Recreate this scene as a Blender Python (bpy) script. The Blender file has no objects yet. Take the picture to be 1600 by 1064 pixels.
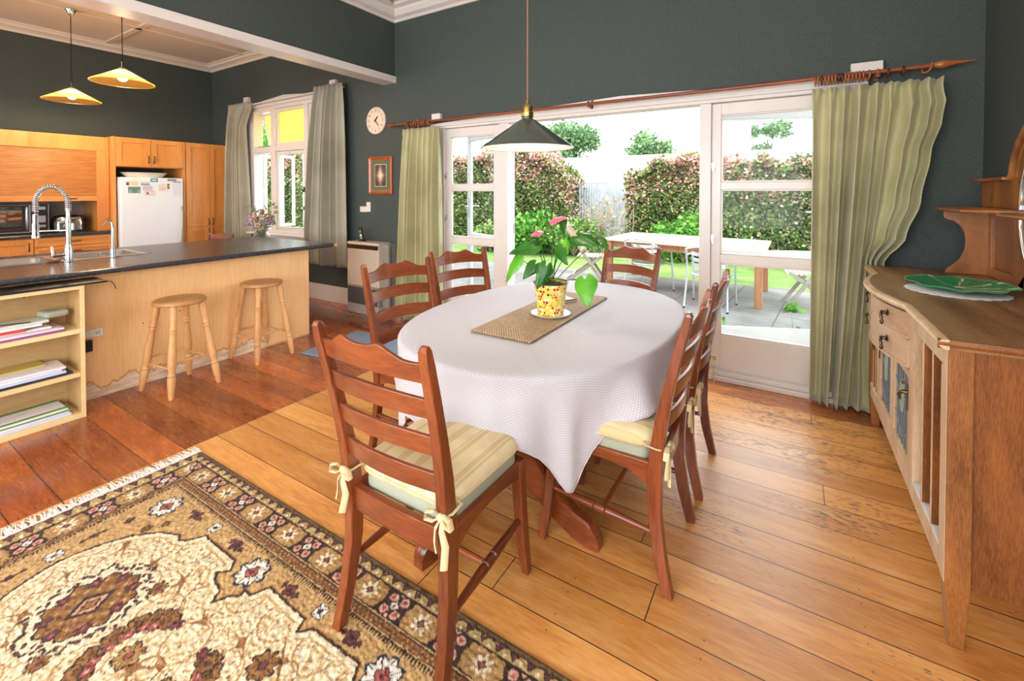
import bpy, math, random
import numpy as np
from mathutils import Vector, Matrix, noise as mnoise
random.seed(7)
RNG = np.random.default_rng(11)
S = bpy.context.scene
COL = S.collection
PI = math.pi
R = math.radians

# ------------------------------------------------------------------ camera
cam_d = bpy.data.cameras.new('camera'); cam = bpy.data.objects.new('camera', cam_d); COL.objects.link(cam)
cam_d.sensor_fit = 'HORIZONTAL'; cam_d.sensor_width = 36.0
cam_d.lens = 705.0 / 1600 * 36
cam_d.shift_y = -(532 - 312.3) / 1600
cam_d.clip_start = 0.05; cam_d.clip_end = 300
cam.location = (0, 0, 1.45)
cam.rotation_euler = (R(90 - 1.0), 0, R(31.7))
S.camera = cam

# ------------------------------------------------------------------ view, sky, daylight
S.view_settings.view_transform = 'Standard'
S.view_settings.look = 'None'
S.view_settings.gamma = 1.0
S.view_settings.use_curve_mapping = False
S.view_settings.exposure = 0.62

W = bpy.data.worlds.new('overcast_sky'); S.world = W; W.use_nodes = True
wn = W.node_tree.nodes; wl = W.node_tree.links
bg = wn['Background']; bg.inputs['Strength'].default_value = 3.3
gr = wn.new('ShaderNodeTexGradient'); tc = wn.new('ShaderNodeTexCoord'); mp = wn.new('ShaderNodeMapping')
mp.inputs['Rotation'].default_value = (0, R(90), 0)
cr = wn.new('ShaderNodeValToRGB')
cr.color_ramp.elements[0].color = (0.93, 0.97, 1.0, 1); cr.color_ramp.elements[1].color = (1.0, 1.0, 1.0, 1)
wl.new(tc.outputs['Generated'], mp.inputs[0]); wl.new(mp.outputs[0], gr.inputs[0]); wl.new(gr.outputs[0], cr.inputs[0]); wl.new(cr.outputs[0], bg.inputs[0])

def area(name, loc, rot, sx, sy, power, color):
    d = bpy.data.lights.new(name, 'AREA'); d.shape = 'RECTANGLE'; d.size = sx; d.size_y = sy; d.energy = power; d.color = color
    o = bpy.data.objects.new(name, d); COL.objects.link(o); o.location = loc; o.rotation_euler = rot
    return o
def sun(name, rot, strength, angle, color):
    d = bpy.data.lights.new(name, 'SUN'); d.energy = strength; d.angle = R(angle); d.color = color
    o = bpy.data.objects.new(name, d); COL.objects.link(o); o.rotation_euler = rot
    return o
# soft sun through high cloud, falling on the garden from behind the house
sun('hazy_sun', (R(42), R(12), R(-18)), 1.4, 25, (1, 0.98, 0.94))
# added fill lights in unseen window openings behind and beside the camera
area('added_fill_rear', (-1.6, -3.09, 1.78), (R(90), 0, 0), 3.6, 2.2, 102, (0.97, 0.99, 1.0))
area('added_fill_side', (0.998, -1.4, 1.8), (R(90), 0, R(90)), 2.2, 2.0, 34, (0.97, 0.99, 1.0))
area('added_fill_kitchen', (-6.2, -3.09, 1.8), (R(90), 0, 0), 2.6, 1.8, 20, (1.0, 0.93, 0.82))
# portals that guide the sky's light in through the openings
for nm, lc, sx, sy in (('portal_french_doors', (-1.5, 3.99, 1.1), 3.5, 2.1), ('portal_kitchen_window', (-6.24, 3.99, 1.78), 1.6, 1.85)):
    po = area(nm, lc, (R(-90), 0, 0), sx, sy, 1, (1, 1, 1)); po.data.cycles.is_portal = True

# ------------------------------------------------------------------ mesh builder
class M:
    def __init__(s): s.v = []; s.f = []; s.c = None
    def add(s, vs, fs):
        n = len(s.v); s.v += [tuple(map(float, p)) for p in vs]; s.f += [tuple(i + n for i in f) for f in fs]; return s
    def box(s, x0, y0, z0, x1, y1, z1):
        x0, x1 = min(x0, x1), max(x0, x1); y0, y1 = min(y0, y1), max(y0, y1); z0, z1 = min(z0, z1), max(z0, z1)
        return s.add([(x0,y0,z0),(x1,y0,z0),(x1,y1,z0),(x0,y1,z0),(x0,y0,z1),(x1,y0,z1),(x1,y1,z1),(x0,y1,z1)],
                     [(0,3,2,1),(4,5,6,7),(0,1,5,4),(1,2,6,5),(2,3,7,6),(3,0,4,7)])
    def bar(s, a, b, w, h, up=(0,0,1)):
        a = Vector(a); b = Vector(b); d = (b - a).normalized(); up = Vector(up)
        if abs(d.dot(up)) > .98: up = Vector((0,1,0))
        x = d.cross(up).normalized(); y = x.cross(d)
        L = [[p + x*sx*w/2 + y*sy*h/2 for sx, sy in ((-1,-1),(1,-1),(1,1),(-1,1))] for p in (a, b)]
        return s.loft(L)
    def loft(s, loops, caps=True, closed=False):
        n = len(loops[0]); vs = [p for L in loops for p in L]; fs = []
        k = len(loops)
        for i in range(k if closed else k-1):
            j = (i+1) % k
            for q in range(n):
                r = (q+1) % n
                fs.append((i*n+q, i*n+r, j*n+r, j*n+q))
        if caps and not closed:
            fs.append(tuple(range(n-1, -1, -1))); fs.append(tuple((k-1)*n+q for q in range(n)))
        return s.add(vs, fs)
    def lathe(s, prof, o=(0,0,0), axis=(0,0,1), seg=24, caps=True):
        a = Vector(axis).normalized(); t = Vector((1,0,0)) if abs(a.x) < .9 else Vector((0,1,0))
        u = a.cross(t).normalized(); w = a.cross(u); o = Vector(o)
        loops = [[o + a*h + (u*math.cos(2*PI*q/seg) + w*math.sin(2*PI*q/seg))*max(r, 1e-4) for q in range(seg)] for r, h in prof]
        return s.loft(loops, caps)
    def tube(s, pts, rad, seg=8, closed=False, flat=None):
        pts = [Vector(p) for p in pts]; n = len(pts)
        if not hasattr(rad, '__len__'): rad = [rad]*n
        loops = []; prev = None
        for i, p in enumerate(pts):
            if closed: d = (pts[(i+1) % n] - pts[i-1]).normalized()
            else: d = (pts[min(i+1, n-1)] - pts[max(i-1, 0)]).normalized()
            if prev is None:
                t = Vector((0,0,1)) if abs(d.z) < .9 else Vector((1,0,0))
                u = d.cross(t).normalized()
            else:
                u = (prev - d*prev.dot(d))
                u = u.normalized() if u.length > 1e-6 else d.orthogonal().normalized()
            prev = u; w = d.cross(u)
            fl = 1 if flat is None else flat
            loops.append([p + (u*math.cos(2*PI*q/seg) + w*math.sin(2*PI*q/seg)*fl)*rad[i] for q in range(seg)])
        return s.loft(loops, True, closed)
    def grid(s, fn, nu, nv, closed_u=False):
        vs = [fn(i/(nu if closed_u else nu-1), j/(nv-1)) for i in range(nu) for j in range(nv)]
        fs = []
        for i in range(nu if closed_u else nu-1):
            k = (i+1) % nu
            for j in range(nv-1):
                fs.append((i*nv+j, k*nv+j, k*nv+j+1, i*nv+j+1))
        return s.add(vs, fs)
    def prism(s, poly, mapf, d):
        """poly: 2D points; mapf(a,b,t)->3D, extruded t 0..d"""
        n = len(poly)
        return s.add([mapf(a, b, 0) for a, b in poly] + [mapf(a, b, d) for a, b in poly],
                     [tuple(range(n-1, -1, -1)), tuple(range(n, 2*n))] + [(i, (i+1) % n, (i+1) % n+n, i+n) for i in range(n)])
    def torus(s, c, r, t, axis=(1,0,0), seg=20, ts=8):
        a = Vector(axis).normalized(); u = a.orthogonal().normalized(); w = a.cross(u); c = Vector(c)
        return s.tube([c + (u*math.cos(2*PI*q/seg) + w*math.sin(2*PI*q/seg))*r for q in range(seg)], t, ts, closed=True)
    def sphere(s, c, r, seg=16, rings=10, sc=(1,1,1)):
        c = Vector(c)
        L = [[c + Vector((r*sc[0]*math.sin(PI*(i+.5)/rings)*math.cos(2*PI*q/seg), r*sc[1]*math.sin(PI*(i+.5)/rings)*math.sin(2*PI*q/seg), -r*sc[2]*math.cos(PI*(i+.5)/rings))) for q in range(seg)] for i in range(rings)]
        return s.loft(L)
    def rot(s, ang, c=(0,0,0), axis='Z'):
        mt = Matrix.Translation(c) @ Matrix.Rotation(ang, 4, axis) @ Matrix.Translation(-Vector(c))
        s.v = [tuple(mt @ Vector(p)) for p in s.v]; return s
    def move(s, d):
        s.v = [(p[0]+d[0], p[1]+d[1], p[2]+d[2]) for p in s.v]; return s
    def build(s, name, mat, parent=None, smooth=None, bevel=0, cols=None, loc=None):
        me = bpy.data.meshes.new(name); me.from_pydata(s.v, [], s.f); me.validate(); me.update()
        if cols is not None:
            a = me.color_attributes.new('Col', 'FLOAT_COLOR', 'POINT')
            c4 = np.ones((len(me.vertices), 4), dtype=np.float32); c4[:, :3] = cols
            a.data.foreach_set('color', c4.ravel())
        o = bpy.data.objects.new(name, me); COL.objects.link(o)
        if mat is not None: me.materials.append(mat)
        if smooth:
            me.polygons.foreach_set('use_smooth', [True]*len(me.polygons))
            if smooth != True: me.set_sharp_from_angle(angle=R(smooth))
        if bevel:
            b = o.modifiers.new('bevel', 'BEVEL'); b.width = bevel; b.segments = 2; b.limit_method = 'ANGLE'; b.angle_limit = R(40)
        if parent is not None: o.parent = parent
        if loc is not None: o.location = loc
        return o

def tag(o, label=None, cat=None, group=None, kind=None):
    if label: o['label'] = label
    if cat: o['category'] = cat
    if group: o['group'] = group
    if kind: o['kind'] = kind
    return o
def thing(name, label, cat, loc=(0,0,0), rz=0, group=None):
    o = bpy.data.objects.new(name, None); COL.objects.link(o); o.location = loc; o.rotation_euler = (0, 0, rz); o.empty_display_size = .05
    return tag(o, label, cat, group)
def st(name, m, mat, parent=None, **k):
    o = m.build(name, mat, parent, **k)
    if parent is None: o['kind'] = 'structure'
    return o
def dup(o, parent=None):
    c = o.copy(); COL.objects.link(c); c.parent = parent
    for ch in list(o.children): dup(ch, c)
    return c
def dupt(o, loc, rz, label, group=None):
    c = dup(o); c.location = loc; c.rotation_euler = (0, 0, rz); c['label'] = label
    if group: c['group'] = group
    return c

# ------------------------------------------------------------------ material helpers
def srgb(r, g, b):
    f = lambda x: (x/255/12.92) if x/255 <= .04045 else ((x/255+.055)/1.055)**2.4
    return (f(r), f(g), f(b))
class NT:
    def __init__(s, name):
        s.m = bpy.data.materials.new(name); s.m.use_nodes = True
        s.n = s.m.node_tree.nodes; s.l = s.m.node_tree.links; s.b = s.n['Principled BSDF']; s._tc = None
    def node(s, t, **k):
        n = s.n.new(t)
        for a, v in k.items(): setattr(n, a, v)
        return n
    def tc(s, which='Object'):
        if s._tc is None: s._tc = s.n.new('ShaderNodeTexCoord')
        return s._tc.outputs[which]
    def pos(s):
        return s.node('ShaderNodeNewGeometry').outputs['Position']
    def inp(s, sock, v):
        if isinstance(v, (int, float)): sock.default_value = v
        elif isinstance(v, (tuple, list)):
            sock.default_value = tuple(v) + ((1,) if len(sock.default_value) == 4 and len(v) == 3 else ())
        else: s.l.new(v, sock)
    def math(s, op, a, b=0, c=0):
        n = s.node('ShaderNodeMath', operation=op)
        s.inp(n.inputs[0], a); s.inp(n.inputs[1], b); s.inp(n.inputs[2], c)
        return n.outputs[0]
    def mapping(s, vec, scale=(1,1,1), rot=(0,0,0), loc=(0,0,0)):
        n = s.node('ShaderNodeMapping'); s.l.new(vec, n.inputs[0]); n.inputs['Scale'].default_value = scale; n.inputs['Rotation'].default_value = rot; n.inputs['Location'].default_value = loc
        return n.outputs[0]
    def sep(s, vec):
        n = s.node('ShaderNodeSeparateXYZ'); s.l.new(vec, n.inputs[0]); return n.outputs
    def comb(s, x, y, z):
        n = s.node('ShaderNodeCombineXYZ'); s.inp(n.inputs[0], x); s.inp(n.inputs[1], y); s.inp(n.inputs[2], z); return n.outputs[0]
    def noise(s, vec, scale=5, detail=3, rough=.5, dist=0):
        n = s.node('ShaderNodeTexNoise'); s.l.new(vec, n.inputs['Vector']); n.inputs['Scale'].default_value = scale; n.inputs['Detail'].default_value = detail
        n.inputs['Roughness'].default_value = rough; n.inputs['Distortion'].default_value = dist; return n.outputs['Fac']
    def vor(s, vec, scale=5, feature='F1', out='Distance', rnd=1.0):
        n = s.node('ShaderNodeTexVoronoi', feature=feature); s.l.new(vec, n.inputs['Vector']); n.inputs['Scale'].default_value = scale; n.inputs['Randomness'].default_value = rnd
        return n.outputs[out]
    def wnoise(s, v, dim='1D'):
        n = s.node('ShaderNodeTexWhiteNoise', noise_dimensions=dim)
        s.inp(n.inputs['W' if dim == '1D' else 'Vector'], v); return n.outputs['Value']
    def ramp(s, fac, stops, interp='LINEAR'):
        n = s.node('ShaderNodeValToRGB'); s.l.new(fac, n.inputs[0]); e = n.color_ramp.elements; n.color_ramp.interpolation = interp
        while len(e) < len(stops): e.new(.5)
        for el, (p, c) in zip(e, stops):
            el.position = p; el.color = tuple(c) + ((1,) if len(c) == 3 else ())
        return n.outputs[0]
    def mix(s, fac, a, b, mode='MIX'):
        n = s.node('ShaderNodeMix', data_type='RGBA', blend_type=mode)
        s.inp(n.inputs[0], fac); s.inp(n.inputs[6], a); s.inp(n.inputs[7], b); return n.outputs[2]
    def bump(s, h, strength=.3, dist=.01):
        n = s.node('ShaderNodeBump'); n.inputs['Strength'].default_value = strength; n.inputs['Distance'].default_value = dist
        s.l.new(h, n.inputs['Height']); s.l.new(n.outputs[0], s.b.inputs['Normal']); return n
    def set(s, **k):
        names = dict(col='Base Color', rough='Roughness', metal='Metallic', spec='Specular IOR Level', trans='Transmission Weight', emit='Emission Color', es='Emission Strength', alpha='Alpha', coat='Coat Weight', crough='Coat Roughness', sheen='Sheen Weight', ior='IOR', sss='Subsurface Weight')
        for a, v in k.items(): s.inp(s.b.inputs[names[a]], v)
        return s
def plain(name, rgb, rough=.5, metal=0, var=.06, scale=30, bump=0, **k):
    t = NT(name); c = srgb(*rgb)
    n = t.noise(t.tc(), scale, 3)
    t.set(col=t.ramp(n, [(.3, tuple(x*(1-var) for x in c)), (.7, tuple(min(1, x*(1+var)) for x in c))]), rough=rough, metal=metal, **k)
    if bump: t.bump(n, bump, .004)
    return t.m
def wood(name, a, b, scale=1.0, axis='Z', rough=.35, ring=9, coat=0, dark=None, bump=.08):
    t = NT(name); sc = {'X': (.12, 1, 1), 'Y': (1, .12, 1), 'Z': (1, 1, .12)}[axis]
    v = t.mapping(t.tc(), tuple(x*scale for x in sc))
    n1 = t.noise(v, 4, 2, .5, 1.2); n2 = t.noise(v, ring*9, 3, .6)
    f = t.math('ADD', t.math('MULTIPLY', n1, .6), t.math('MULTIPLY', n2, .4))
    A = srgb(*a); B = srgb(*b)
    stops = [(.36, A), (.64, B)]
    if dark: stops = [(.3, srgb(*dark)), (.42, A), (.66, B)]
    t.set(col=t.ramp(f, stops), rough=rough, coat=coat, crough=.15); t.bump(n2, bump, .002)
    return t.m
MT = {}
# ------------------------------------------------------------------ materials
MT['white_paint'] = plain('white_gloss_paint', (222, 216, 212), .3, var=.02, scale=6)
MT['white_cool'] = plain('white_exterior_paint', (236, 236, 236), .4, var=.02, scale=6)
MT['ceil'] = plain('cream_ceiling_paint', (226, 216, 200), .6, var=.02, scale=4)
MT['cherry'] = wood('cherry_stained_wood', (86, 36, 17), (146, 74, 38), 1.2, 'Z', .28, coat=.3)
MT['cherry_y'] = wood('cherry_stained_wood_side', (86, 36, 17), (146, 74, 38), 1.2, 'Y', .28, coat=.3)
MT['cherry_x'] = wood('cherry_stained_wood_cross', (86, 36, 17), (146, 74, 38), 1.2, 'X', .28, coat=.3)
MT['oak'] = wood('golden_brown_oak', (98, 56, 22), (176, 112, 56), 1.6, 'Z', .36, 22, .1, bump=.3)
MT['oak_y'] = wood('golden_brown_oak_top', (100, 68, 40), (168, 126, 82), 1.2, 'Y', .34, 22, .15, dark=(84, 54, 32), bump=.3)
MT['oak_dark'] = wood('dark_oak_panel', (82, 42, 16), (158, 94, 42), 1.6, 'Z', .35, 22, .1, bump=.3)
MT['oak_sheen'] = wood('worn_pale_oak', (186, 150, 112), (222, 192, 156), 1.6, 'Z', .4, 14)  # pale tone puts the window sheen into the colour of the front faces
MT['oak_draw'] = wood('worn_pale_oak_drawer', (166, 130, 98), (204, 170, 136), 1.4, 'Y', .4, 14)  # drawer fronts paled the same way, sheen held in the colour
MT['rimu'] = wood('honey_kitchen_timber', (206, 132, 62), (228, 160, 88), 1.1, 'Z', .34, 8, .15)
MT['rimu_y'] = wood('honey_kitchen_timber_rail', (206, 132, 62), (228, 160, 88), 1.1, 'Y', .34, 8, .15)
MT['pine'] = wood('pale_pine', (196, 140, 84), (222, 170, 112), 1.6, 'Z', .45, 8)
MT['pine_x'] = wood('pale_pine_seat', (166, 114, 66), (196, 144, 90), 1.6, 'Y', .45, 10)
MT['shelf'] = wood('pale_oak_laminate', (184, 148, 98), (206, 172, 122), 1.4, 'Y', .42, 10)
MT['shelf_edge'] = wood('cream_laminate_edge', (226, 196, 140), (238, 212, 160), 1.4, 'Y', .42, 8)
MT['rod'] = wood('mahogany_curtain_pole', (112, 48, 26), (150, 76, 44), 2, 'X', .32, 8, .2)
MT['ring'] = wood('brown_curtain_ring', (140, 76, 36), (178, 108, 60), 4, 'X', .35, 8, .2)
MT['ring_dark'] = wood('dark_curtain_ring', (62, 32, 20), (92, 50, 32), 4, 'X', .35, 8, .2)
MT['chrome'] = plain('chrome', (226, 228, 232), .12, 1, var=.01)
MT['steel'] = plain('brushed_steel', (196, 198, 202), .28, 1, var=.03)
MT['alu'] = plain('anodised_aluminium', (214, 218, 224), .35, .85, var=.02)
MT['brass'] = plain('aged_brass', (176, 150, 88), .3, 1, var=.06)
MT['bronze'] = plain('antique_bronze', (96, 84, 62), .35, 1, var=.15, scale=80)
MT['black'] = plain('black_plastic', (24, 24, 26), .35)
MT['dark'] = plain('dark_recess', (30, 24, 20), .8)
MT['white_app'] = plain('white_enamel', (234, 242, 252), .25, var=.01, scale=3)
MT['white_por'] = plain('white_porcelain', (232, 226, 212), .22, var=.02, coat=.5)
MT['beige'] = plain('beige_enamel', (206, 190, 172), .38, var=.02, scale=6)
MT['greyplas'] = plain('grey_plastic', (150, 144, 138), .45)
MT['putty'] = plain('putty_plastic', (176, 168, 158), .45)
MT['plate'] = plain('white_plastic', (226, 222, 216), .35)
MT['soil'] = plain('potting_soil', (58, 40, 30), .9, var=.4, scale=120, bump=.6)
MT['cream_fabric'] = plain('cream_tie_fabric', (214, 194, 150), .85, var=.05, scale=200, bump=.1)
MT['pad'] = plain('sage_seat_pad', (160, 164, 144), .85, var=.07, scale=260, bump=.15)
MT['grey_wood'] = wood('weathered_grey_timber', (132, 126, 116), (172, 166, 154), 2, 'Y', .7, 10)
MT['teak'] = wood('weathered_teak_slat', (164, 104, 62), (200, 146, 100), 2, 'Z', .6, 10)
MT['table_out'] = wood('sunbleached_tabletop', (200, 180, 156), (220, 204, 182), 2, 'X', .6, 10)
MT['table_leg'] = wood('tan_garden_timber', (150, 98, 64), (184, 130, 92), 2, 'Z', .6, 10)
MT['bark'] = plain('bark', (112, 92, 74), .9, var=.2, scale=40, bump=.4)
MT['twig'] = plain('dry_twig', (168, 152, 138), .9, var=.15, scale=40)

def m_glass():
    t = NT('window_glass'); t.n.remove(t.b)
    tr = t.node('ShaderNodeBsdfTransparent'); gl = t.node('ShaderNodeBsdfGlossy'); gl.inputs['Roughness'].default_value = .02
    tr.inputs[0].default_value = (.96, .98, .98, 1)
    fr = t.node('ShaderNodeFresnel'); fr.inputs[0].default_value = 1.35
    mx = t.node('ShaderNodeMixShader'); bf = t.node('ShaderNodeNewGeometry').outputs['Backfacing']; k = t.math('MULTIPLY', t.math('MULTIPLY', fr.outputs[0], .45), t.math('SUBTRACT', 1.0, bf))
    t.l.new(k, mx.inputs[0]); t.l.new(tr.outputs[0], mx.inputs[1]); t.l.new(gl.outputs[0], mx.inputs[2])
    t.l.new(mx.outputs[0], t.n['Material Output'].inputs[0]); return t.m
MT['glass'] = m_glass()
def m_yellow():
    t = NT('yellow_patterned_glass'); t.n.remove(t.b)
    tr = t.node('ShaderNodeBsdfTransparent'); tr.inputs[0].default_value = (.98, .80, .30, 1)
    tl = t.node('ShaderNodeBsdfTranslucent'); n = t.vor(t.tc(), 60)
    tl.inputs[0].default_value = (1.0, .80, .30, 1)
    bm = t.node('ShaderNodeBump'); bm.inputs['Strength'].default_value = .5; t.l.new(n, bm.inputs['Height']); t.l.new(bm.outputs[0], tl.inputs['Normal'])
    mx = t.node('ShaderNodeMixShader'); mx.inputs[0].default_value = .72
    t.l.new(tr.outputs[0], mx.inputs[1]); t.l.new(tl.outputs[0], mx.inputs[2]); t.l.new(mx.outputs[0], t.n['Material Output'].inputs[0]); return t.m
MT['yellow_glass'] = m_yellow()

def m_wall():
    t = NT('dark_green_textured_wallpaper'); p = t.pos()
    n = t.noise(p, 260, 3, .6); n2 = t.noise(p, 900, 2, .5)
    f = t.math('ADD', t.math('MULTIPLY', n, .65), t.math('MULTIPLY', n2, .35))
    x, y, z = t.sep(p)
    seam = t.math('LESS_THAN', t.math('FRACT', t.math('DIVIDE', t.math('ADD', x, 40.09), .53)), .004)
    c = t.ramp(f, [(.38, srgb(44, 51, 49)), (.62, srgb(86, 96, 93))])
    t.set(col=t.mix(t.math('MULTIPLY', seam, .4), c, srgb(38, 44, 42)), rough=.62, spec=.35); t.bump(f, .6, .004); return t.m
MT['wall'] = m_wall()

def m_floor():
    t = NT('old_timber_floorboards'); p = t.pos(); x, y, z = t.sep(p)
    bw = .168
    wob = t.math('MULTIPLY', t.math('SUBTRACT', t.noise(p, .7, 1), .5), .02)
    yb = t.math('DIVIDE', t.math('ADD', t.math('ADD', y, 10.0 - 1.095 + .168*2), wob), bw)
    idx = t.math('FLOOR', yb); fr = t.math('FRACT', yb)
    r1 = t.wnoise(idx); r2 = t.wnoise(t.math('ADD', idx, 77.3))
    gap = t.math('LESS_THAN', t.math('MINIMUM', fr, t.math('SUBTRACT', 1.0, fr)), t.math('MULTIPLY_ADD', r2, .008, .009))
    # butt joints: one every few metres in each board
    xs = t.math('FRACT', t.math('DIVIDE', t.math('ADD', t.math('MULTIPLY', r1, 9.0), x), 7.3))
    gapx = t.math('LESS_THAN', xs, .0005)
    line = t.math('LESS_THAN', t.math('ABSOLUTE', t.math('ADD', x, 2.893)), .0025)
    gp = t.math('MAXIMUM', gap, t.math('MAXIMUM', gapx, line))
    gvec = t.comb(t.math('MULTIPLY', x, .16), t.math('MULTIPLY_ADD', r1, 37.0, y), z)
    g1 = t.noise(gvec, 9, 3, .55, .8); g2 = t.noise(gvec, 70, 4, .65)
    grain = t.math('ADD', t.math('MULTIPLY', g1, .55), t.math('MULTIPLY', g2, .45))
    honey = t.ramp(grain, [(.32, srgb(190, 118, 54)), (.5, srgb(224, 156, 82)), (.68, srgb(240, 190, 122))])
    red = t.ramp(grain, [(.32, srgb(116, 48, 16)), (.5, srgb(160, 78, 30)), (.68, srgb(198, 116, 52))])
    honey = t.mix(1.0, honey, t.ramp(r1, [(0, (.80, .74, .66)), (.5, (.94, .92, .88)), (1, (1.08, 1.08, 1.08))]), 'MULTIPLY')
    red = t.mix(1.0, red, t.ramp(r2, [(0, (.55, .45, .40)), (.5, (.9, .85, .8)), (1, (1.45, 1.40, 1.30))]), 'MULTIPLY')
    kit = t.math('LESS_THAN', x, -2.893)
    # darker, redder strip with a ragged edge along the window wall at the right
    edge = t.math('MULTIPLY', t.math('GREATER_THAN', y, t.math('ADD', 3.46, t.math('MULTIPLY', t.noise(p, 5, 2), .12))), t.math('GREATER_THAN', x, -.62))
    red_mask = t.math('MAXIMUM', kit, t.math('MULTIPLY', edge, .75))
    c = t.mix(red_mask, honey, red)
    # wear: small black ticks in worn streaks on the honey boards
    tick_v = t.comb(t.math('MULTIPLY', x, 22), t.math('MULTIPLY', y, 105), 0)
    tk = t.vor(tick_v, 1.0)
    zone = t.noise(t.comb(t.math('MULTIPLY', x, .55), y, 0), 3.2, 3, .6)
    near_window = t.math('MINIMUM', t.math('MAXIMUM', t.math('MULTIPLY_ADD', y, .14, -.16), 0.0), .36)
    lim = t.math('MAXIMUM', t.math('SUBTRACT', t.math('MULTIPLY', t.math('ADD', zone, near_window), 1.1), .67), .0)
    tickm = t.math('LESS_THAN', tk, t.math('MULTIPLY', lim, 1.5))
    tickm = t.math('MULTIPLY', tickm, t.math('GREATER_THAN', x, -3.9))
    tickm = t.math('MULTIPLY', tickm, t.math('SUBTRACT', 1.0, t.math('MULTIPLY', kit, .75)))
    c = t.mix(t.math('MULTIPLY', tickm, .72), c, srgb(62, 34, 22))
    # nail holes
    nx = t.math('ABSOLUTE', t.math('SUBTRACT', t.math('FRACT', t.math('DIVIDE', x, .45)), .5)); ny = t.math('ABSOLUTE', t.math('SUBTRACT', t.math('ABSOLUTE', t.math('SUBTRACT', fr, .5)), .3))
    nd = t.math('ADD', t.math('POWER', t.math('MULTIPLY', nx, .45), 2.0), t.math('POWER', t.math('MULTIPLY', ny, .168), 2.0))
    c = t.mix(t.math('MULTIPLY', t.math('LESS_THAN', nd, .0000075), .85), c, srgb(40, 22, 14))
    c = t.mix(gp, c, srgb(52, 26, 14))
    scr = t.noise(t.mapping(p, (3, 60, 1), (0, 0, .5)), 3, 4, .7)
    rr = t.math('MULTIPLY_ADD', g2, .14, .24); rr = t.math('ADD', rr, t.math('MULTIPLY', zone, .12)); rr = t.math('SUBTRACT', rr, t.math('MULTIPLY', kit, .10))
    t.set(col=c, rough=rr, spec=.85, coat=.3, crough=t.math('SUBTRACT', .34, t.math('MULTIPLY', kit, .24)))
    h = t.math('SUBTRACT', t.math('MULTIPLY', grain, .25), t.math('MAXIMUM', gp, t.math('MULTIPLY', tickm, .5)))
    h = t.math('ADD', h, t.math('MULTIPLY', t.math('POWER', t.math('ABSOLUTE', t.math('SUBTRACT', fr, .5)), 2.0), -1.2))
    t.bump(h, .35, .004); return t.m
MT['floor'] = m_floor()

def m_counter():
    t = NT('charcoal_stone_laminate'); v = t.tc(); n = t.noise(v, 320, 2, .6); n2 = t.noise(v, 60, 3)
    t.set(col=t.ramp(n, [(.38, srgb(32, 32, 36)), (.56, srgb(52, 52, 60)), (.70, srgb(120, 122, 136))]), rough=t.math('MULTIPLY_ADD', n2, .12, .2), spec=.6); return t.m
MT['counter'] = m_counter()

def m_ply():
    t = NT('honey_plywood_panel'); p = t.pos(); x, y, z = t.sep(p)
    n = t.noise(t.mapping(p, (1, 1, .10)), 90, 3, .5); n2 = t.noise(t.mapping(p, (1, 1, .3)), 3, 2)
    c = t.ramp(t.math('ADD', t.math('MULTIPLY', n, .5), t.math('MULTIPLY', n2, .5)), [(.34, srgb(232, 178, 116)), (.66, srgb(246, 200, 142))])
    # peeled veneer along the floor, an irregular pale patch
    nz = t.noise(t.comb(0, y, 0), 7, 3, .6)
    top = t.math('MULTIPLY', t.math('MULTIPLY_ADD', nz, .24, -.035), t.math('LESS_THAN', y, 2.35))
    d = t.math('SUBTRACT', top, z)
    peel = t.math('GREATER_THAN', d, 0.0)
    rim = t.math('MULTIPLY', t.math('GREATER_THAN', d, -.018), t.math('LESS_THAN', d, 0.0))
    pale = t.ramp(t.noise(t.mapping(p, (1, .5, 3)), 18, 4, .7), [(.4, srgb(206, 176, 140)), (.6, srgb(236, 214, 184))])
    c = t.mix(t.math('MULTIPLY', rim, .45), c, srgb(150, 88, 44)); c = t.mix(peel, c, pale)
    t.set(col=c, rough=.42, coat=.08); t.bump(d, .1, .002); return t.m
MT['ply'] = m_ply()

def fabric(name, a, b, stripe=None, axis=0, per=.05, rough=.85, weave=600, bump=.15):
    t = NT(name); v = t.tc(); n = t.noise(v, 20, 3); c = t.ramp(n, [(.3, srgb(*a)), (.7, srgb(*b))])
    if stripe:
        q = t.sep(v)[axis]; s = t.math('SINE', t.math('MULTIPLY', q, 2*PI/per)); s2 = t.math('SINE', t.math('MULTIPLY', q, 2*PI/per*3.3))
        c = t.mix(t.math('MULTIPLY', t.math('GREATER_THAN', t.math('ADD', s, t.math('MULTIPLY', s2, .5)), .35), .8), c, srgb(*stripe))
    w = t.noise(v, weave, 2); t.set(col=c, rough=rough, sheen=.1); t.bump(w, bump, .001); return t.m
MT['cushion'] = fabric('cream_striped_cushion', (222, 204, 162), (232, 216, 176), (208, 182, 132), 0, .075)
MT['cushion_plain'] = fabric('cream_cushion_piping', (208, 186, 138), (220, 200, 152))
def m_curtain(name, a, b, c2):
    t = NT(name); p = t.pos(); n = t.noise(t.mapping(p, (18, 18, 260)), 2.2, 3, .7); n2 = t.noise(p, 2.5, 2)
    f = t.math('ADD', t.math('MULTIPLY', n, .5), t.math('MULTIPLY', n2, .5))
    t.set(col=t.ramp(f, [(.32, srgb(*a)), (.5, srgb(*b)), (.68, srgb(*c2))]), rough=.5, sheen=.35, spec=.45); t.bump(n, .06, .002); return t.m
MT['green_silk'] = m_curtain('sage_green_slub_silk', (150, 146, 102), (180, 176, 132), (200, 196, 156))
MT['grey_linen'] = m_curtain('stone_grey_curtain_cloth', (136, 131, 112), (158, 153, 134), (172, 168, 150))
MT['lining'] = plain('pale_curtain_lining', (206, 190, 170), .8)

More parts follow.
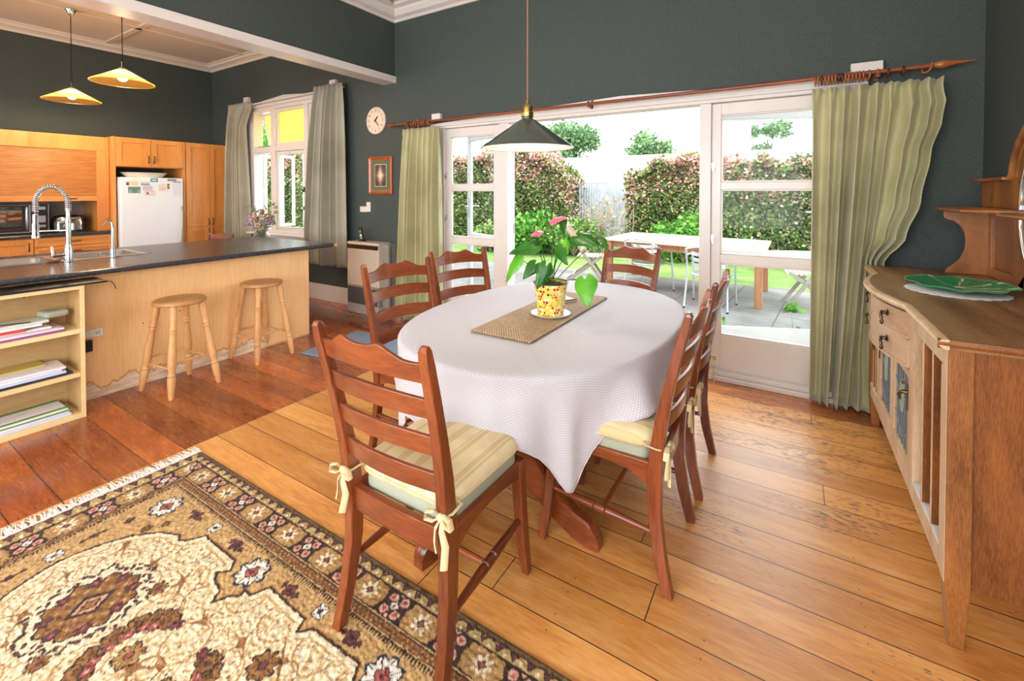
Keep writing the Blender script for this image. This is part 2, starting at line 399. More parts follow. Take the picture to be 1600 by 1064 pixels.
def m_tablecloth():
    t = NT('white_waffle_tablecloth'); 
    x, y, z = t.sep(t.tc('UV'))
    per = .0135
    a = t.math('SINE', t.math('MULTIPLY', x, 2*PI/per)); b = t.math('SINE', t.math('MULTIPLY', y, 2*PI/per))
    n = t.noise(t.pos(), 1.2, 2)
    d = t.math('MULTIPLY', a, b); dots = t.math('GREATER_THAN', t.math('ADD', d, t.math('MULTIPLY', n, .2)), .35)
    c = t.mix(t.math('MULTIPLY', dots, .7), srgb(204, 202, 210), srgb(172, 168, 178))
    st_ = t.noise(t.mapping(t.pos(), (1.4, 1.4, 1)), 2.5, 3, .6)
    c = t.mix(t.math('MULTIPLY', t.math('MAXIMUM', t.math('SUBTRACT', st_, .6), 0.0), 1.6), c, srgb(196, 182, 158))
    t.set(col=c, rough=.75, sheen=.1); t.bump(d, .3, .002); return t.m
MT['tablecloth'] = m_tablecloth()

def m_wicker():
    t = NT('woven_seagrass'); x, y, z = t.sep(t.tc())
    ax = t.math('SUBTRACT', .172, t.math('ABSOLUTE', x)); ay = t.math('SUBTRACT', .512, t.math('ABSOLUTE', y))
    m = t.math('MINIMUM', ax, ay); isy = t.math('LESS_THAN', ax, ay)
    row = t.math('FRACT', t.math('DIVIDE', m, .0105)); ri = t.math('FLOOR', t.math('DIVIDE', m, .0105))
    s = t.math('ADD', t.math('MULTIPLY', isy, y), t.math('MULTIPLY', t.math('SUBTRACT', 1.0, isy), x))
    k = t.math('FRACT', t.math('ADD', t.math('DIVIDE', s, .014), t.math('MULTIPLY', ri, .5)))
    h = t.math('MULTIPLY', t.math('SINE', t.math('MULTIPLY', row, PI)), t.math('SINE', t.math('MULTIPLY', k, PI)))
    r = t.noise(t.tc(), 60, 3, .7)
    f = t.math('ADD', t.math('MULTIPLY', h, .55), t.math('MULTIPLY', r, .5))
    t.set(col=t.ramp(f, [(.14, srgb(92, 66, 46)), (.42, srgb(170, 138, 104)), (.75, srgb(220, 196, 160))]), rough=.7); t.bump(h, .8, .006); return t.m
MT['wicker'] = m_wicker()

def m_vcol(name, rough=.8, bump=0, sc=400, sss=0, sheen=0, trans=0, spec=.3):
    t = NT(name); a = t.node('ShaderNodeVertexColor'); a.layer_name = 'Col'
    n = t.noise(t.tc(), sc, 2)
    c = t.mix(1.0, a.outputs[0], t.ramp(n, [(.3, (.88, .88, .88)), (.7, (1.1, 1.1, 1.1))]), 'MULTIPLY')
    t.set(col=c, rough=rough, sheen=sheen, spec=spec)
    if bump: t.bump(n, bump, .003)
    if trans:
        tl = t.node('ShaderNodeBsdfTranslucent'); t.l.new(c, tl.inputs[0]); mx = t.node('ShaderNodeMixShader'); mx.inputs[0].default_value = trans
        t.l.new(t.b.outputs[0], mx.inputs[1]); t.l.new(tl.outputs[0], mx.inputs[2]); t.l.new(mx.outputs[0], t.n['Material Output'].inputs[0])
    return t.m
MT['rug'] = m_vcol('woven_wool_pile', .92, .8, 420, sheen=.1)
MT['foliage'] = m_vcol('garden_foliage', .6, 0, 20, trans=.3)
MT['ceramic_leaf'] = m_vcol('glazed_ceramic', .32, 0, 40, spec=.6)
MT['cards'] = m_vcol('printed_card', .5)

def m_leaf(name, a, b):
    t = NT(name); n = t.noise(t.tc(), 14, 2); c = t.ramp(n, [(.3, srgb(*a)), (.7, srgb(*b))])
    t.set(col=c, rough=.28, spec=.5)
    tl = t.node('ShaderNodeBsdfTranslucent'); t.l.new(c, tl.inputs[0]); mx = t.node('ShaderNodeMixShader'); mx.inputs[0].default_value = .25
    t.l.new(t.b.outputs[0], mx.inputs[1]); t.l.new(tl.outputs[0], mx.inputs[2]); t.l.new(mx.outputs[0], t.n['Material Output'].inputs[0]); return t.m
MT['leaf'] = m_leaf('glossy_green_leaf', (34, 96, 22), (52, 128, 32))
MT['leaf_bright'] = m_leaf('bright_green_leaf', (76, 158, 30), (110, 192, 46))
MT['spathe'] = plain('pink_spathe', (206, 92, 116), .3, coat=.2)
MT['spadix'] = plain('cream_spadix', (226, 190, 150), .6)

def m_pot():
    t = NT('hexagon_print_pot'); x, y, z = t.sep(t.tc())
    ang = t.math('MULTIPLY', t.math('ARCTAN2', y, x), .085)
    px = .0165; vv = t.math('DIVIDE', z, px*.866); row = t.math('FLOOR', vv); fv = t.math('SUBTRACT', t.math('FRACT', vv), .5)
    uu = t.math('ADD', t.math('DIVIDE', ang, px), t.math('MULTIPLY', t.math('MODULO', row, 2.0), .5)); cu = t.math('FLOOR', uu); fu = t.math('SUBTRACT', t.math('FRACT', uu), .5)
    ds = t.math('SQRT', t.math('ADD', t.math('POWER', fu, 2.0), t.math('POWER', t.math('MULTIPLY', fv, .866), 2.0)))
    r = t.wnoise(t.comb(cu, row, 3.7), '3D')
    c = t.ramp(r, [(0, srgb(236, 208, 70)), (.24, srgb(232, 132, 52)), (.38, srgb(196, 48, 40)), (.52, srgb(240, 222, 120)), (.66, srgb(240, 236, 224)), (.76, srgb(224, 200, 60)), (.88, srgb(96, 36, 30)), (.93, srgb(160, 170, 60))], 'CONSTANT')
    c = t.mix(t.math('GREATER_THAN', ds, .44), c, srgb(240, 218, 130)); t.set(col=c, rough=.25, coat=.3); return t.m
MT['pot'] = m_pot()

def m_tambour():
    t = NT('tambour_slats'); z = t.sep(t.pos())[2]; fz = t.math('FRACT', t.math('DIVIDE', z, .0185)); h = t.math('SINE', t.math('MULTIPLY', fz, PI))
    n = t.noise(t.mapping(t.pos(), (1, .1, 1)), 60, 3)
    c = t.mix(t.math('LESS_THAN', h, .3), t.ramp(n, [(.3, srgb(186, 116, 56)), (.7, srgb(214, 146, 80))]), srgb(110, 58, 26))
    t.set(col=c, rough=.4); t.bump(h, .6, .004); return t.m
MT['tambour'] = m_tambour()

def m_lawn():
    t = NT('mown_lawn'); p = t.pos(); n = t.noise(p, 60, 4, .7); n2 = t.noise(p, 3, 3)
    f = t.math('ADD', t.math('MULTIPLY', n, .55), t.math('MULTIPLY', n2, .45))
    t.set(col=t.ramp(f, [(.3, srgb(88, 122, 56)), (.5, srgb(130, 164, 84)), (.7, srgb(168, 190, 118))]), rough=.9); t.bump(n, 1, .03); return t.m
MT['lawn'] = m_lawn()
def m_patio():
    t = NT('pebbled_concrete_pavers'); p = t.pos(); x, y, z = t.sep(t.mapping(p, (1, 1, 1), (0, 0, .08)))
    gx = t.math('ABSOLUTE', t.math('SUBTRACT', t.math('FRACT', t.math('DIVIDE', x, .62)), .5)); gy = t.math('ABSOLUTE', t.math('SUBTRACT', t.math('FRACT', t.math('DIVIDE', y, .62)), .5))
    gap = t.math('GREATER_THAN', t.math('MAXIMUM', gx, gy), .488); n = t.noise(p, 130, 3, .7); n2 = t.noise(p, 2, 3)
    c = t.ramp(t.math('ADD', t.math('MULTIPLY', n, .6), t.math('MULTIPLY', n2, .4)), [(.33, srgb(84, 82, 80)), (.5, srgb(122, 120, 118)), (.66, srgb(156, 154, 152))])
    c = t.mix(gap, c, srgb(84, 82, 66)); t.set(col=c, rough=.85); t.bump(n, .5, .006); return t.m
MT['patio'] = m_patio()
def m_corr(name, a, b, per=.076):
    t = NT(name); p = t.pos(); n = t.noise(p, 6, 4, .6)
    t.set(col=t.ramp(n, [(.3, srgb(*a)), (.7, srgb(*b))]), rough=.5, metal=.2); return t.m
MT['fence'] = m_corr('galvanised_corrugated_iron', (164, 174, 186), (206, 214, 222))
MT['roof'] = m_corr('white_sheet_roof', (232, 232, 232), (244, 244, 244))
MT['weatherboard'] = plain('pale_grey_weatherboard', (206, 208, 210), .6)
def m_mat():
    t = NT('blue_grey_carpet_mat'); n = t.noise(t.tc(), 320, 3, .7)
    t.set(col=t.ramp(n, [(.35, srgb(92, 112, 142)), (.65, srgb(156, 172, 194))]), rough=.95); t.bump(n, .6, .004); return t.m
MT['mat'] = m_mat()
def m_lampglass(name, c, es):
    t = NT(name); t.n.remove(t.b)
    a = t.node('ShaderNodeBsdfTranslucent'); a.inputs[0].default_value = (*c, 1); b = t.node('ShaderNodeBsdfGlossy'); b.inputs['Roughness'].default_value = .15
    d = t.node('ShaderNodeBsdfTransparent'); d.inputs[0].default_value = (*c, 1)
    m1 = t.node('ShaderNodeMixShader'); m1.inputs[0].default_value = .3; m2 = t.node('ShaderNodeMixShader'); m2.inputs[0].default_value = .08
    t.l.new(a.outputs[0], m1.inputs[1]); t.l.new(d.outputs[0], m1.inputs[2]); t.l.new(m1.outputs[0], m2.inputs[1]); t.l.new(b.outputs[0], m2.inputs[2])
    t.l.new(m2.outputs[0], t.n['Material Output'].inputs[0]); return t.m
MT['amber'] = m_lampglass('amber_glass', (.86, .66, .34), 0)
def m_emit(name, c, s):
    t = NT(name); t.set(col=c, emit=c, es=s); return t.m
MT['bulb_soft'] = m_emit('added_bulb_glow', (1, .92, .8), 3)  # glow added to the bulb of the dining pendant
MT['bulb'] = m_emit('lit_bulb', (1, .84, .55), 14)
def m_print():
    t = NT('sepia_hall_photograph'); x, y, z = t.sep(t.tc())
    n = t.noise(t.mapping(t.tc(), (1, 1, 1)), 60, 4, .7)
    d = t.math('ADD', t.math('MULTIPLY', t.math('ABSOLUTE', x), 9.0), t.math('MULTIPLY', t.math('ABSOLUTE', z), 5.0))
    f = t.math('ADD', t.math('SUBTRACT', 1.0, d), t.math('MULTIPLY', t.math('SUBTRACT', n, .5), 1.0))
    t.set(col=t.ramp(f, [(.1, srgb(70, 56, 48)), (.45, srgb(126, 104, 88)), (.62, srgb(196, 168, 140)), (.85, srgb(240, 220, 190))]), rough=.4); return t.m
MT['print'] = m_print()
MT['olive_mount'] = plain('olive_mount_board', (96, 104, 74), .8)
MT['frame_wood'] = wood('orange_brown_frame', (150, 66, 26), (190, 96, 44), 4, 'Z', .3, 10, .3)
MT['clockface'] = plain('cream_clock_face', (226, 208, 188), .5)
MT['enamel_green'] = plain('dark_green_enamel', (56, 72, 66), .25, coat=.4)
MT['enamel_white'] = plain('cream_enamel_inside', (236, 222, 200), .35)
MT['cord'] = plain('brown_flex', (140, 98, 74), .6)
MT['mirror'] = plain('mirror_glass', (220, 226, 228), .03, 1, var=0)
MT['leadglass'] = plain('grey_leaded_glass', (120, 126, 130), .1, 0, var=.2, scale=20, coat=.5)
MT['lead'] = plain('lead_came', (150, 158, 168), .3, .6)
MT['palegreen_glass'] = plain('pale_green_oval_glass', (186, 204, 172), .12)
MT['lace'] = plain('white_crochet', (228, 228, 230), .9, var=.08, scale=200, bump=.3)
MT['mauve'] = plain('mauve_flower', (166, 150, 190), .8); MT['rust'] = plain('rust_flower', (170, 108, 84), .8); MT['palepink'] = plain('pale_dried_flower', (214, 186, 168), .8)
MT['sprig'] = plain('grey_green_sprig', (134, 152, 112), .8)
def m_vase():
    t = NT('clear_vase_glass'); t.set(col=(.9, .94, .95), rough=.05, trans=1.0, ior=1.3); return t.m
MT['vase'] = m_vase()
# ------------------------------------------------------------------ room shell
XK, XD, XR, YB, YF = -8.27, -3.98, 0.988, 3.82, -3.1     # kitchen wall, bulkhead, right wall, window wall, wall behind camera
ZC = 3.6
st('floor', M().box(XK-.12, YF-.1, -.06, XR+.12, YB+.02, 0), MT['floor'])
m = M()
def wall_y(m, y0, y1, x0, x1, z0, z1, holes):
    xs = sorted({x0, x1, *[h[0] for h in holes], *[h[1] for h in holes]})
    for a, b in zip(xs, xs[1:]):
        hs = [h for h in holes if h[0] <= a and h[1] >= b]
        if not hs: m.box(a, y0, z0, b, y1, z1)
        else:
            h = hs[0]
            if h[2] > z0: m.box(a, y0, z0, b, y1, h[2])
            if h[3] < z1: m.box(a, y0, h[3], b, y1, z1)
    return m
st('wall_back', wall_y(M(), YB, YB+.15, XK-.12, XR+.12, -.06, 3.75, [(-3.28, .33, -.05, 2.18), (-7.05, -5.42, .85, 2.72)]), MT['wall'])
st('wall_front', wall_y(M(), YF-.12, YF, XK-.12, XR+.12, -.06, 3.75, [(-3.5, .3, .6, 2.9), (-7.6, -4.8, .85, 2.75)]), MT['wall'])
st('wall_left', M().box(XK-.12, YF, 0, XK, YB, 3.75), MT['wall'])
m = M()
m.box(XR, YF, 0, XR+.12, -2.55, 3.75).box(XR, -.25, 0, XR+.12, YB, 3.75).box(XR, -2.55, 0, XR+.12, -.25, .7).box(XR, -2.55, 2.9, XR+.12, -.25, 3.75)
st('wall_right', m, MT['wall'])
st('wall_bulkhead', M().box(-4.15, YF, 2.81, XD, YB, 3.75), MT['wall'])
st('trim_1', M().box(-4.175, YF, 2.728, -3.955, YB-.001, 2.806), MT['white_paint'], bevel=.004)     # painted casing under the beam
st('ceiling', M().box(XD, YF, ZC, XR, YB, ZC+.05).box(XK, YF, 3.55, -4.15, YB, ZC+.05), MT['ceil'])
# dining cornice, a stepped moulding
prof = [(0, 3.43), (.018, 3.43), (.03, 3.455), (.075, 3.475), (.10, 3.52), (.105, 3.545), (.16, 3.56), (.165, 3.585), (.205, 3.59), (.205, 3.6), (0, 3.6)]
def cornice(pr, path):
    loops = []
    for (x, y), (nx, ny) in path: loops.append([(x + nx*a, y + ny*a, z) for a, z in pr])
    return M().loft(loops)
st('trim_2', cornice(prof, [((XD, YF), (1, 0)), ((XD, YB), (1, -1)), ((XR, YB), (-1, -1)), ((XR, YF), (-1, 0))]), MT['white_paint'])
kprof = [(0, 3.445), (.02, 3.445), (.03, 3.47), (.06, 3.49), (.09, 3.50), (.10, 3.53), (.125, 3.535), (.125, 3.55), (0, 3.55)]
st('trim_3', cornice(kprof, [((XK, YF), (1, 0)), ((XK, YB), (1, -1)), ((-4.15, YB), (-1, -1)), ((-4.15, YF), (-1, 0))]), MT['ceil'])
# kitchen ceiling panelling: battens with moulded frames
m = M()
for x in (-7.1, -5.6): m.box(x-.04, YF+.1, 3.53, x+.04, YB-.1, 3.55)
for y in (-2.1, -.6, .95, 2.43): m.box(XK+.1, y-.035, 3.53, -4.25, y+.035, 3.55)
st('trim_4', m, MT['ceil'], bevel=.006)
def skirt(x0, x1):
    m = M().box(x0, YB-.022, 0, x1, YB, .185); m.box(x0, YB-.014, .185, x1, YB, .21); return m
st('baseboard_back', skirt(-5.9, -3.3), MT['white_paint'], bevel=.004)
st('baseboard_right', M().box(XR-.02, YF, 0, XR, YB, .2), MT['white_paint'], bevel=.004)
h = M().lathe([(.022, 0), (.024, .006), (.012, .012), (.010, .02)], (-3.80, 3.60, 3.588), (0, 0, -1), 16).torus((-3.80, 3.60, 3.556), .014, .003, (1, 0, 0))
tag(h.build('ceiling_hook', MT['brass'], smooth=50), 'small brass hook screwed into the ceiling corner above the clock', 'hook')

# ---- french doors: frame, two fixed glazed panels, two open leaves
fr = M()
fr.box(-3.29, YB-.02, .046, -3.22, YB+.12, 2.139)            # left jamb
fr.box(.26, YB-.02, .046, .34, YB+.12, 2.139)                  # right jamb
fr.box(-3.29, YB-.02, 2.14, .34, YB+.12, 2.185)            # head
fr.box(-2.512, YB-.018, .046, -2.40, YB+.10, 2.139)          # left mullion
fr.box(-.614, YB-.018, .046, -.53, YB+.10, 2.139)            # right mullion
fr.box(-3.29, YB+.02, -.03, .34, YB+.16, .045)             # threshold
root = st('door_1', fr, MT['white_paint'], bevel=.004)
st('sill_board', M().box(-3.29, YB-.07, 0, .34, YB+.02, .035).box(-3.29, YB-.045, .035, .34, YB+.02, .07), MT['white_paint'], root, bevel=.006)
cs = M()
cs.box(-3.40, YB-.012, 0, -3.29, YB, 2.185).box(.34, YB-.012, 0, .43, YB, 2.185)
poly = [(-3.40, 2.185), (.43, 2.185), (.43, 2.215), (-1.25, 2.275), (-3.40, 2.20)]
cs.prism(poly, lambda a, b, t: (a, YB-.02+t, b), .02)
cs.box(-3.40, YB-.045, 2.165, .43, YB-.012, 2.185)
st('casing', cs, MT['white_paint'], root, bevel=.003)
def glazed(w, name_parent, outside=False, lowrail=.30):
    """leaf in local XZ, x 0..w, thickness .04 in y"""
    f = M(); zs = [(.0, lowrail-.0), (.862, .930), (1.435, 1.49), (2.01, 2.10)]
    sw = .068
    f.box(0, 0, 0, sw, .04, 2.10).box(w-sw, 0, 0, w, .04, 2.10)
    for a, b in zs: f.box(sw, 0.001, a, w-sw, .039, b)
    for a, b in ((lowrail, .862), (.93, 1.435), (1.49, 2.01)):           # glazing beads
        f.box(sw, .006, a, sw+.012, .034, b).box(w-sw-.012, .006, a, w-sw, .034, b).box(sw, .006, a, w-sw, .034, a+.012).box(sw, .006, b-.012, w-sw, .034, b)
    return f
def catch(m, x, z, s=1):
    m.lathe([(.010, 0), (.010, .012), (.006, .016)], (x, -.001, z), (0, -1, 0), 10).bar((x, -.018, z+.01), (x+.004*s, -.022, z-.045), .012, .006).box(x-.012, -.004, z-.022, x+.012, 0, z+.022); return m
pl_ = glazed(.71, None).build('left_panel', MT['white_paint'], root, bevel=.003, loc=(-3.222, YB+.012, .035))
for z0, z1 in ((.3, .862), (.93, 1.435), (1.49, 2.01)): M().box(.07, .018, z0, .64, .022, z1).build('pane', MT['glass'], pl_)
catch(catch(M(), .012, 1.6, -1), .012, 1.14, -1).build('catch', MT['steel'], pl_, smooth=40)
pr_ = glazed(.79, None).build('right_panel', MT['white_paint'], root, bevel=.003, loc=(-.53, YB+.012, .035))
for z0, z1 in ((.3, .862), (.93, 1.435), (1.49, 2.01)): M().box(.07, .018, z0, .72, .022, z1).build('pane', MT['glass'], pr_)
catch(catch(M(), .012, 1.62), .012, 1.06).build('catch', MT['steel'], pr_, smooth=40)
def leaf(name, loc, rz, flip):
    o = glazed(.91, None).build(name, MT['white_cool'], None, bevel=.003); o['kind'] = 'structure'
    for z0, z1 in ((.3, .862), (.93, 1.435), (1.49, 2.01)): M().box(.07, .018, z0, .84, .022, z1).build('pane', MT['glass'], o)
    hd = M().box(.866, -.006, 1.12, .890, 0, 1.34).tube([(.878, -.006, 1.25), (.878, -.05, 1.25), (.80, -.052, 1.25)], .007, 8)
    hd.box(.866, .04, 1.12, .890, .046, 1.34).tube([(.878, .046, 1.25), (.878, .085, 1.25), (.80, .087, 1.25)], .007, 8)
    hd.build('handle', MT['steel'], o, smooth=40)
    hg = M()
    for z in (.3, 1.05, 1.85): hg.lathe([(.007, -.05), (.007, .05)], (-.006, .02, z), (0, 0, 1), 8)
    hg.build('hinge', MT['steel'], o)
    o.location = loc; o.rotation_euler = (0, 0, rz); return o
leaf('door_2', (-2.40, YB+.12, .035), R(157), 1)
leaf('door_3', (-.60, YB+.16, .035), R(23), 0)
# ---- kitchen window
wf = M(); y0, y1 = YB-.012, YB+.13
wf.box(-7.05, y0, .85, -6.99, y1, 2.72).box(-5.48, y0, .85, -5.42, y1, 2.72)
wf.box(-6.99, y0, 2.67, -5.48, y1, 2.72).box(-6.99, y0, .85, -5.48, y1, .90)
wf.box(-6.99, y0+.004, 2.045, -6.545, y1-.004, 2.125).box(-6.435, y0+.004, 2.045, -5.745, y1-.004, 2.125).box(-5.655, y0+.004, 2.045, -5.48, y1-.004, 2.125)
wf.box(-6.545, y0, .90, -6.435, y1, 2.67).box(-5.745, y0, .90, -5.655, y1, 2.67)
w1 = st('window_1', wf, MT['white_paint'], bevel=.004)
st('window_sill', M().box(-7.12, YB-.12, .825, -5.34, YB+.02, .85).box(-7.08, YB-.02, .76, -5.38, YB, .825), MT['white_paint'], w1, bevel=.006)
cs = M().box(-7.16, YB-.02, .85, -7.05, YB, 2.74).box(-5.42, YB-.02, .85, -5.31, YB, 2.74)
cs.prism([(-7.18, 2.74), (-5.29, 2.74), (-5.29, 2.775), (-6.2, 2.845), (-7.18, 2.775)], lambda a, b, t: (a, YB-.022+t, b), .022)
cs.box(-7.18, YB-.05, 2.715, -5.29, YB-.02, 2.74)
st('casing', cs, MT['white_paint'], w1, bevel=.003)
def sash(w, h, mat, t=.035, s=.045):
    f = M().box(0, 0, 0, s, t, h).box(w-s, 0, 0, w, t, h).box(s, 0, 0, w-s, t, s).box(s, 0, h-s, w-s, t, h); return f
def win_sash(nm, w, h, loc, rot, glassm, gname):
    o = sash(w, h, None).build(nm, MT['white_paint'], w1, bevel=.003); o.location = loc; o.rotation_euler = rot
    g = M().box(.045, .015, .045, w-.045, .019, h-.045).build(gname, MT[glassm], o); return o
win_sash('centre_sash', .69, 1.135, (-6.435, YB+.02, .905), (0, 0, 0), 'glass', 'pane')
win_sash('top_sash', .69, .54, (-6.435, YB+.02, 2.128), (0, 0, 0), 'yellow_glass', 'yellow_pane')
win_sash('top_sash', .445, .54, (-6.99, YB+.14, 2.128), (0, 0, 0), 'yellow_glass', 'yellow_pane').rotation_euler = (R(0), 0, 0)
o = bpy.context.scene.objects['top_sash.001']; o.location = (-6.985, YB+.11, 2.66)
for c in [o] + list(o.children):
    for v in c.data.vertices: v.co.z -= .54
o.rotation_euler = (R(12), 0, 0)
win_sash('top_sash', .175, .54, (-5.655, YB+.02, 2.128), (0, 0, 0), 'yellow_glass', 'yellow_pane')
win_sash('side_sash', .445, 1.13, (-6.985, YB+.14, .905), (0, 0, R(70)), 'glass', 'pane')
win_sash('side_sash', .60, 1.13, (-5.665, YB+.15, .905), (0, 0, R(162)), 'glass', 'pane')
st('stay', M().tube([(-6.96, YB+.03, 2.135), (-6.75, YB+.12, 2.15), (-6.58, YB+.20, 2.155)], .005, 6).tube([(-6.6, YB+.19, 2.155), (-6.5, YB+.03, 2.14)], .004, 6), MT['black'], w1)
st('latch', M().box(-5.735, YB-.03, 1.45, -5.715, YB-.012, 1.52).bar((-5.725, YB-.03, 1.49), (-5.73, YB-.05, 1.42), .01, .008).box(-5.735, YB-.03, 1.2, -5.715, YB-.012, 1.25), MT['bronze'], w1)
# unseen windows added to hold the fill lights: simple open frames
def added_window(nm, x0, x1, z0, z1, n):
    f = M().box(x0, YF-.09, z0, x0+.06, YF-.02, z1).box(x1-.06, YF-.09, z0, x1, YF-.02, z1).box(x0, YF-.09, z0, x1, YF-.02, z0+.06).box(x0, YF-.09, z1-.06, x1, YF-.02, z1)
    for k in range(1, n): x = x0+(x1-x0)*k/n; f.box(x-.03, YF-.09, z0, x+.03, YF-.02, z1)
    return st(nm, f, MT['white_paint'])
added_window('window_added_rear', -3.5, .3, .6, 2.9, 3); added_window('window_added_kitchen', -7.6, -4.8, .85, 2.75, 3)
st('window_added_side', M().box(XR+.02, -2.55, .7, XR+.09, -2.49, 2.9).box(XR+.02, -.31, .7, XR+.09, -.25, 2.9).box(XR+.02, -2.49, .7, XR+.09, -.31, .76).box(XR+.02, -2.49, 2.84, XR+.09, -.31, 2.9), MT['white_paint'])  # unseen side frame, added round the side fill light
# ------------------------------------------------------------------ kitchen wall units
FX = -7.62
def shaker(m, y0, y1, z0, z1, x=FX, s=.065, d=.02):
    """framed door facing +X"""
    m.box(x, y0, z0, x+d, y0+s, z1).box(x, y1-s, z0, x+d, y1, z1).box(x, y0+s, z0, x+d, y1-s, z0+s).box(x, y0+s, z1-s, x+d, y1-s, z1)
    m.box(x, y0+s, z0+s, x+.008, y1-s, z1-s); return m
def d_handle(y, z, L=.10, vert=True, x=FX+.02):
    if vert: return M().tube([(x, y, z-L/2), (x+.028, y, z-L/2+.01), (x+.028, y, z+L/2-.01), (x, y, z+L/2)], .0065, 8)
    return M().tube([(x, y-L/2, z), (x+.028, y-L/2+.01, z), (x+.028, y+L/2-.01, z), (x, y+L/2, z)], .0065, 8)
# fridge surround with over-cupboard
t = thing('overfridge_cupboard', 'honey timber cupboard above the white fridge with side panels to the floor', 'cupboard', (FX, 2.72, 0))
def at(o): return tuple(-c for c in o.location)
def part(m, name, mat, t, **k):
    m.move(at(t)); return m.build(name, MT[mat], t, **k)
part(M().box(XK+.01, 2.295, 0, FX+.02, 2.33, 2.185), 'side_panel', 'rimu', t, bevel=.002); part(M().box(XK+.01, 3.11, 0, FX+.02, 3.135, 2.185), 'side_panel', 'rimu', t, bevel=.002)
part(M().box(XK+.01, 2.33, 1.79, FX, 3.11, 2.185), 'carcass', 'rimu', t)
d = part(shaker(M(), 2.333, 2.715, 1.80, 2.18), 'door', 'rimu', t, bevel=.002); part(d_handle(2.685, 1.90), 'handle', 'bronze', t, smooth=50).parent = d
d = part(shaker(M(), 2.721, 3.107, 1.80, 2.18), 'door', 'rimu', t, bevel=.002); part(d_handle(2.75, 1.90), 'handle', 'bronze', t, smooth=50).parent = d
# pantry
t = thing('pantry_cupboard', 'tall honey timber pantry between the fridge and the grey curtain', 'cupboard', (FX, 3.46, 0))
part(M().box(XK+.01, 3.137, .08, FX, 3.79, 2.185).box(XK+.01, 3.137, 0, FX-.05, 3.79, .08), 'carcass', 'rimu', t, bevel=.002)
for a, b, hy in ((3.15, 3.462, 3.435), (3.468, 3.785, 3.495)):
    for z0, z1, hz in ((.93, 2.18, 1.0), (.09, .922, .85)):
        d = part(shaker(M(), a, b, z0, z1), 'door', 'rimu', t, bevel=.002); h = part(d_handle(hy, hz), 'handle', 'bronze', t, smooth=50); h.parent = d
# fridge
t = thing('fridge', 'white fridge covered in cards and notes along its top edge', 'fridge', (-7.9, 2.72, 0))
part(M().box(-8.2, 2.355, .03, -7.62, 3.09, 1.65), 'body', 'white_app', t, bevel=.012)
d = part(M().box(-7.615, 2.355, .62, -7.55, 3.09, 1.65), 'door', 'white_app', t, bevel=.018)
d2 = part(M().box(-7.615, 2.355, .06, -7.55, 3.09, .61), 'freezer_door', 'white_app', t, bevel=.018)
hz = part(M().tube([(-7.55, 3.04, .70), (-7.52, 3.045, .74), (-7.505, 3.052, .95), (-7.52, 3.06, 1.18), (-7.55, 3.062, 1.24)], [.012, .012, .013, .012, .012], 8), 'handle', 'putty', t, smooth=50); hz.parent = d
# notes held on the fridge
def fcard(y, z, w, h, col, label, strip=None, cat='card', tilt=0):
    nx, nz = max(2, int(w/.008)), max(2, int(h/.008))
    m = M(); 
    vs = [(-7.547, y+w*i/(nx-1), z-h*j/(nz-1)) for i in range(nx) for j in range(nz)]
    front = m.grid(lambda a, b: (0, w*(a-.5), h*(.5-b)), nx, nz)
    bk = [(-.0025, v[1], v[2]) for v in m.v]
    n = len(m.v); per = [i*nz for i in range(nx)] + [(nx-1)*nz+j for j in range(1, nz)] + [i*nz+nz-1 for i in range(nx-2, -1, -1)] + [j for j in range(nz-2, 0, -1)]
    m.v += [(-.0025, m.v[i][1], m.v[i][2]) for i in per]
    k = len(per); m.f += [(per[i], per[(i+1) % k], n+(i+1) % k, n+i) for i in range(k)]
    cols = np.zeros((len(m.v), 3)); cols[:] = srgb(*col)
    if strip:
        for i, v in enumerate(m.v):
            c = strip(v[1]/w+.5, .5-v[2]/h)
            if c: cols[i] = srgb(*c)
    o = m.build('fridge_note' if cat != 'magnet' else 'magnet', MT['cards'], None, cols=cols, loc=(-7.5465, y+w/2, z-h/2)); o.rotation_euler = (R(tilt), 0, 0)
    return tag(o, label, cat, 'cards and notes on the fridge door')
rr = random.Random(3)
fcard(2.42, 1.595, .13, .055, (226, 214, 176), 'cream business card with a dark corner, top left on the fridge', lambda a, b: (90, 90, 96) if a < .25 and b > .2 else None)
fcard(2.58, 1.59, .10, .05, (178, 186, 186), 'grey and white photo card second from the left in the upper row', lambda a, b: (150, 166, 160) if b > .5 else (212, 212, 206))
fcard(2.69, 1.64, .085, .05, (66, 150, 182), 'turquoise magnet near the top centre of the fridge', lambda a, b: (190, 226, 232) if abs(b-.5) < .2 and .15 < a < .8 else None, 'magnet')
fcard(2.89, 1.65, .11, .045, (128, 150, 168), 'blue grey seascape magnet at the top right of the fridge', lambda a, b: (200, 206, 206) if b < .35 else None, 'magnet')
fcard(2.44, 1.52, .135, .085, (104, 136, 136), 'dark teal landscape postcard on the left of the fridge', lambda a, b: (140, 172, 150) if math.sin(a*9)+b*2 > 1.6 else None)
fcard(2.60, 1.53, .11, .06, (196, 196, 226), 'lilac note in the middle row of the fridge', lambda a, b: (226, 206, 220) if b > .7 else None)
fcard(2.62, 1.46, .12, .055, (236, 224, 226), 'white card with red border and a small black bird', lambda a, b: (60, 40, 44) if (a-.3)**2+(b-.5)**2*.4 < .02 else ((222, 130, 136) if b > .85 or b < .12 else None))
fcard(2.76, 1.57, .13, .14, (238, 236, 236), 'large white paper sheet in the middle of the fridge door', lambda a, b: (214, 190, 190) if int(b*14) % 2 and .15 < a < .85 and b < .8 else None, 'paper')
fcard(2.885, 1.565, .03, .07, (110, 110, 62), 'small dark olive magnet right of the white sheet', lambda a, b: (196, 190, 90) if .3 < b < .7 else None, 'magnet')
